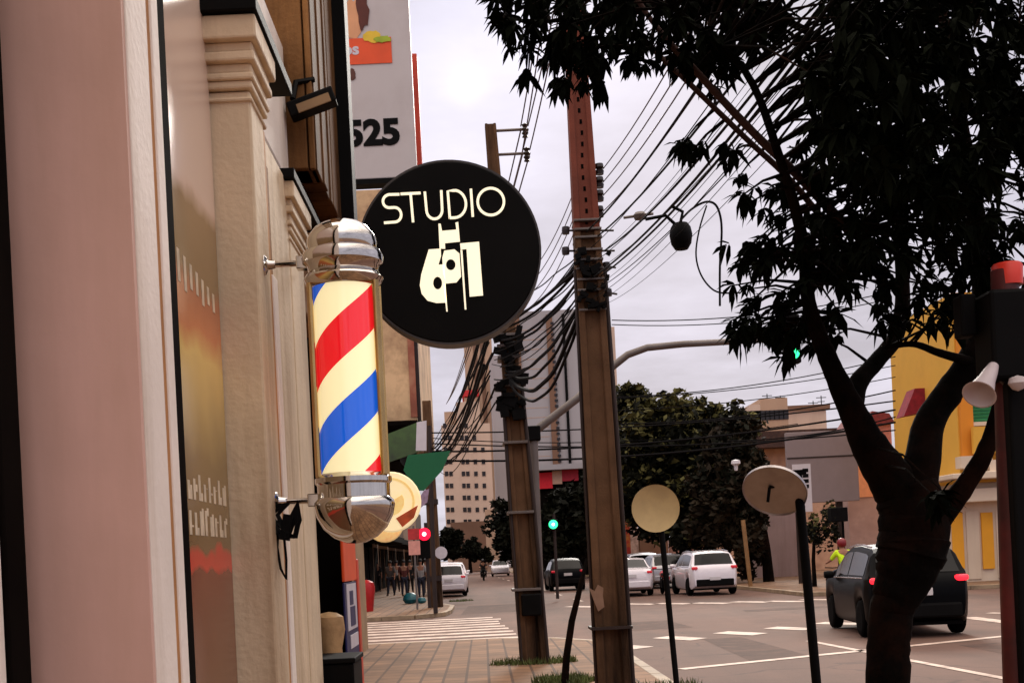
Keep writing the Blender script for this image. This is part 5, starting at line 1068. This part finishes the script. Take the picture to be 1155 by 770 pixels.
c = at(830, 525, 52); MB().lathe([(0, -.22), (.07, -.2), (.09, 0), (.2, .08), (.18, .22), (0, .26)], c, 12).solo('white_lamp', m_sheetw, 'small white lamp in front of the brown tree left of the tilted round sign', 'lamp', smooth=True)

# ------------------------------------------------------------------ background trees
def bgtree(name, label, x, y, trunk_h, blobs, mats, leaf=.28, n=3200, seed=1, group=None, tr_r=.2):
    r_ = random.Random(seed); t = thing(name, label, 'tree', (x, y, .1), 0, group)
    tb_ = MB(); cz = trunk_h
    tb_.tube([(x, y, .1), (x + r_.uniform(-.1, .1), y, cz * .5), (x + r_.uniform(-.3, .3), y, cz)], [tr_r * 1.3, tr_r, tr_r * .8], 9)
    for bx_, by_, bz_, rx, ry, rz in blobs: tb_.tube([(x, y, cz * .9), (x * .4 + bx_ * .6, y * .4 + by_ * .6, cz * .5 + bz_ * .5), (bx_, by_, bz_)], [tr_r * .6, tr_r * .4, tr_r * .15], 6)
    tb_.build('trunk', m_bark, t, smooth=True)
    cr = MB(); tot = sum(b[3] * b[5] for b in blobs)
    for bx_, by_, bz_, rx, ry, rz in blobs:
        sub = []
        for _ in range(44):
            a = Vector((r_.gauss(0, 1), r_.gauss(0, 1), r_.gauss(0, 1))).normalized() * r_.uniform(.45, 1.0); sub.append((a, r_.uniform(.14, .32)))
        for i in range(int(n * rx * rz / tot)):
            a, q = r_.choice(sub); d = Vector((r_.gauss(0, 1), r_.gauss(0, 1), r_.gauss(0, 1))).normalized() * q * r_.uniform(.5, 1.1); p = a + d
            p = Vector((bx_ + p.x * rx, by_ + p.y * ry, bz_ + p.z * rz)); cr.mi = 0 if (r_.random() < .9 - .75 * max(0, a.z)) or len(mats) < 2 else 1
            e1 = Vector((r_.gauss(0, 1), r_.gauss(0, 1), r_.gauss(0, .6))).normalized(); e2 = e1.orthogonal().normalized(); e2 = Matrix.Rotation(r_.random() * 6.28, 3, e1) @ e2
            s_ = leaf * r_.uniform(.6, 1.3); cr.add([p - e1 * s_, p + e2 * s_ * .5, p + e1 * s_, p - e2 * s_ * .5], [(0, 1, 2, 3)])
    cr.build('crown', mats, t, recalc=False); return t
def BB(u, v, Y, ru, rv, dy=1.): c = at(u, v, Y); k = Y / F; return (c.x, c.y, c.z, ru * k, max(ru, rv) * k * dy, rv * k)
lm = [m_leaf2, m_leaf3]
bgtree('broad_tree', 'broad dark tree behind the round road sign, its crown top coloured a lit olive', 11.4, 62, 4.2, [BB(752, 500, 62, 66, 48), BB(805, 515, 63, 54, 66), BB(735, 560, 61, 54, 52), BB(785, 575, 60, 62, 50), BB(716, 520, 62, 34, 56), BB(770, 540, 62, 70, 60), BB(744, 482, 62, 34, 34), BB(775, 478, 62, 40, 28)], lm, .22, 26000, 3, tr_r=.3)
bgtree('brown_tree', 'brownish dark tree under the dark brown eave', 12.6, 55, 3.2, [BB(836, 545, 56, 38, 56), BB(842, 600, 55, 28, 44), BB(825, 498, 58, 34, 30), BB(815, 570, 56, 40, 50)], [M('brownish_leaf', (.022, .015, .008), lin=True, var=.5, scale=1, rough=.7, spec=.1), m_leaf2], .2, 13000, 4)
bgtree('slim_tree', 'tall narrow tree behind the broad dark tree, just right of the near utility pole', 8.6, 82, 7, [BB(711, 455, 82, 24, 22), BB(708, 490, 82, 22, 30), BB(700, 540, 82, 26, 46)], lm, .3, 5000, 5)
bgtree('dark_tree', 'dark tree over the dark hatchback, behind the green traffic light', 6.9, 90, 4, [BB(640, 590, 90, 36, 42), BB(668, 575, 90, 34, 44), BB(625, 604, 90, 22, 30), BB(650, 566, 90, 26, 22)], [m_leaf2], .35, 9000, 6)
bgtree('dark_tree', 'dark tree on the far street left of the second utility pole', 3.8, 118, 4, [BB(573, 592, 118, 24, 32), BB(585, 612, 118, 26, 28)], [m_leaf2], .35, 4000, 7)
bgtree('small_tree', 'small dark tree over the parked cars right of the third utility pole', -4.6, 92, 3, [BB(507, 612, 92, 15, 17)], [m_leaf2], .3, 2500, 8)
bgtree('bushy_tree', 'small round dark tree far down the middle of the street', -1.6, 150, 3, [BB(533, 620, 150, 13, 13), BB(548, 626, 150, 10, 9)], [m_leaf2], .35, 2500, 9)
bgtree('slim_sapling', 'thin sapling in front of the grey pink wall under the billboard', at(918, 640, 46).x, 46, 2.2, [BB(920, 600, 46, 14, 26), BB(938, 590, 46, 10, 30)], lm, .10, 900, 12, tr_r=.07)
MB().box(at(938, 590, 45).x, at(957, 590, 45).x, 45, 45.5, at(945, 588, 45).z, at(945, 572, 45).z).tube([at(950, 575, 45.3), at(953, 640, 45.3) * 1], .05, 6).solo('hung_signal', m_plastic, 'black signal box on a thin post under the right end of the billboard', 'traffic signal', bevel=.04)
# dark hedge of low growth that closes the far end of the street
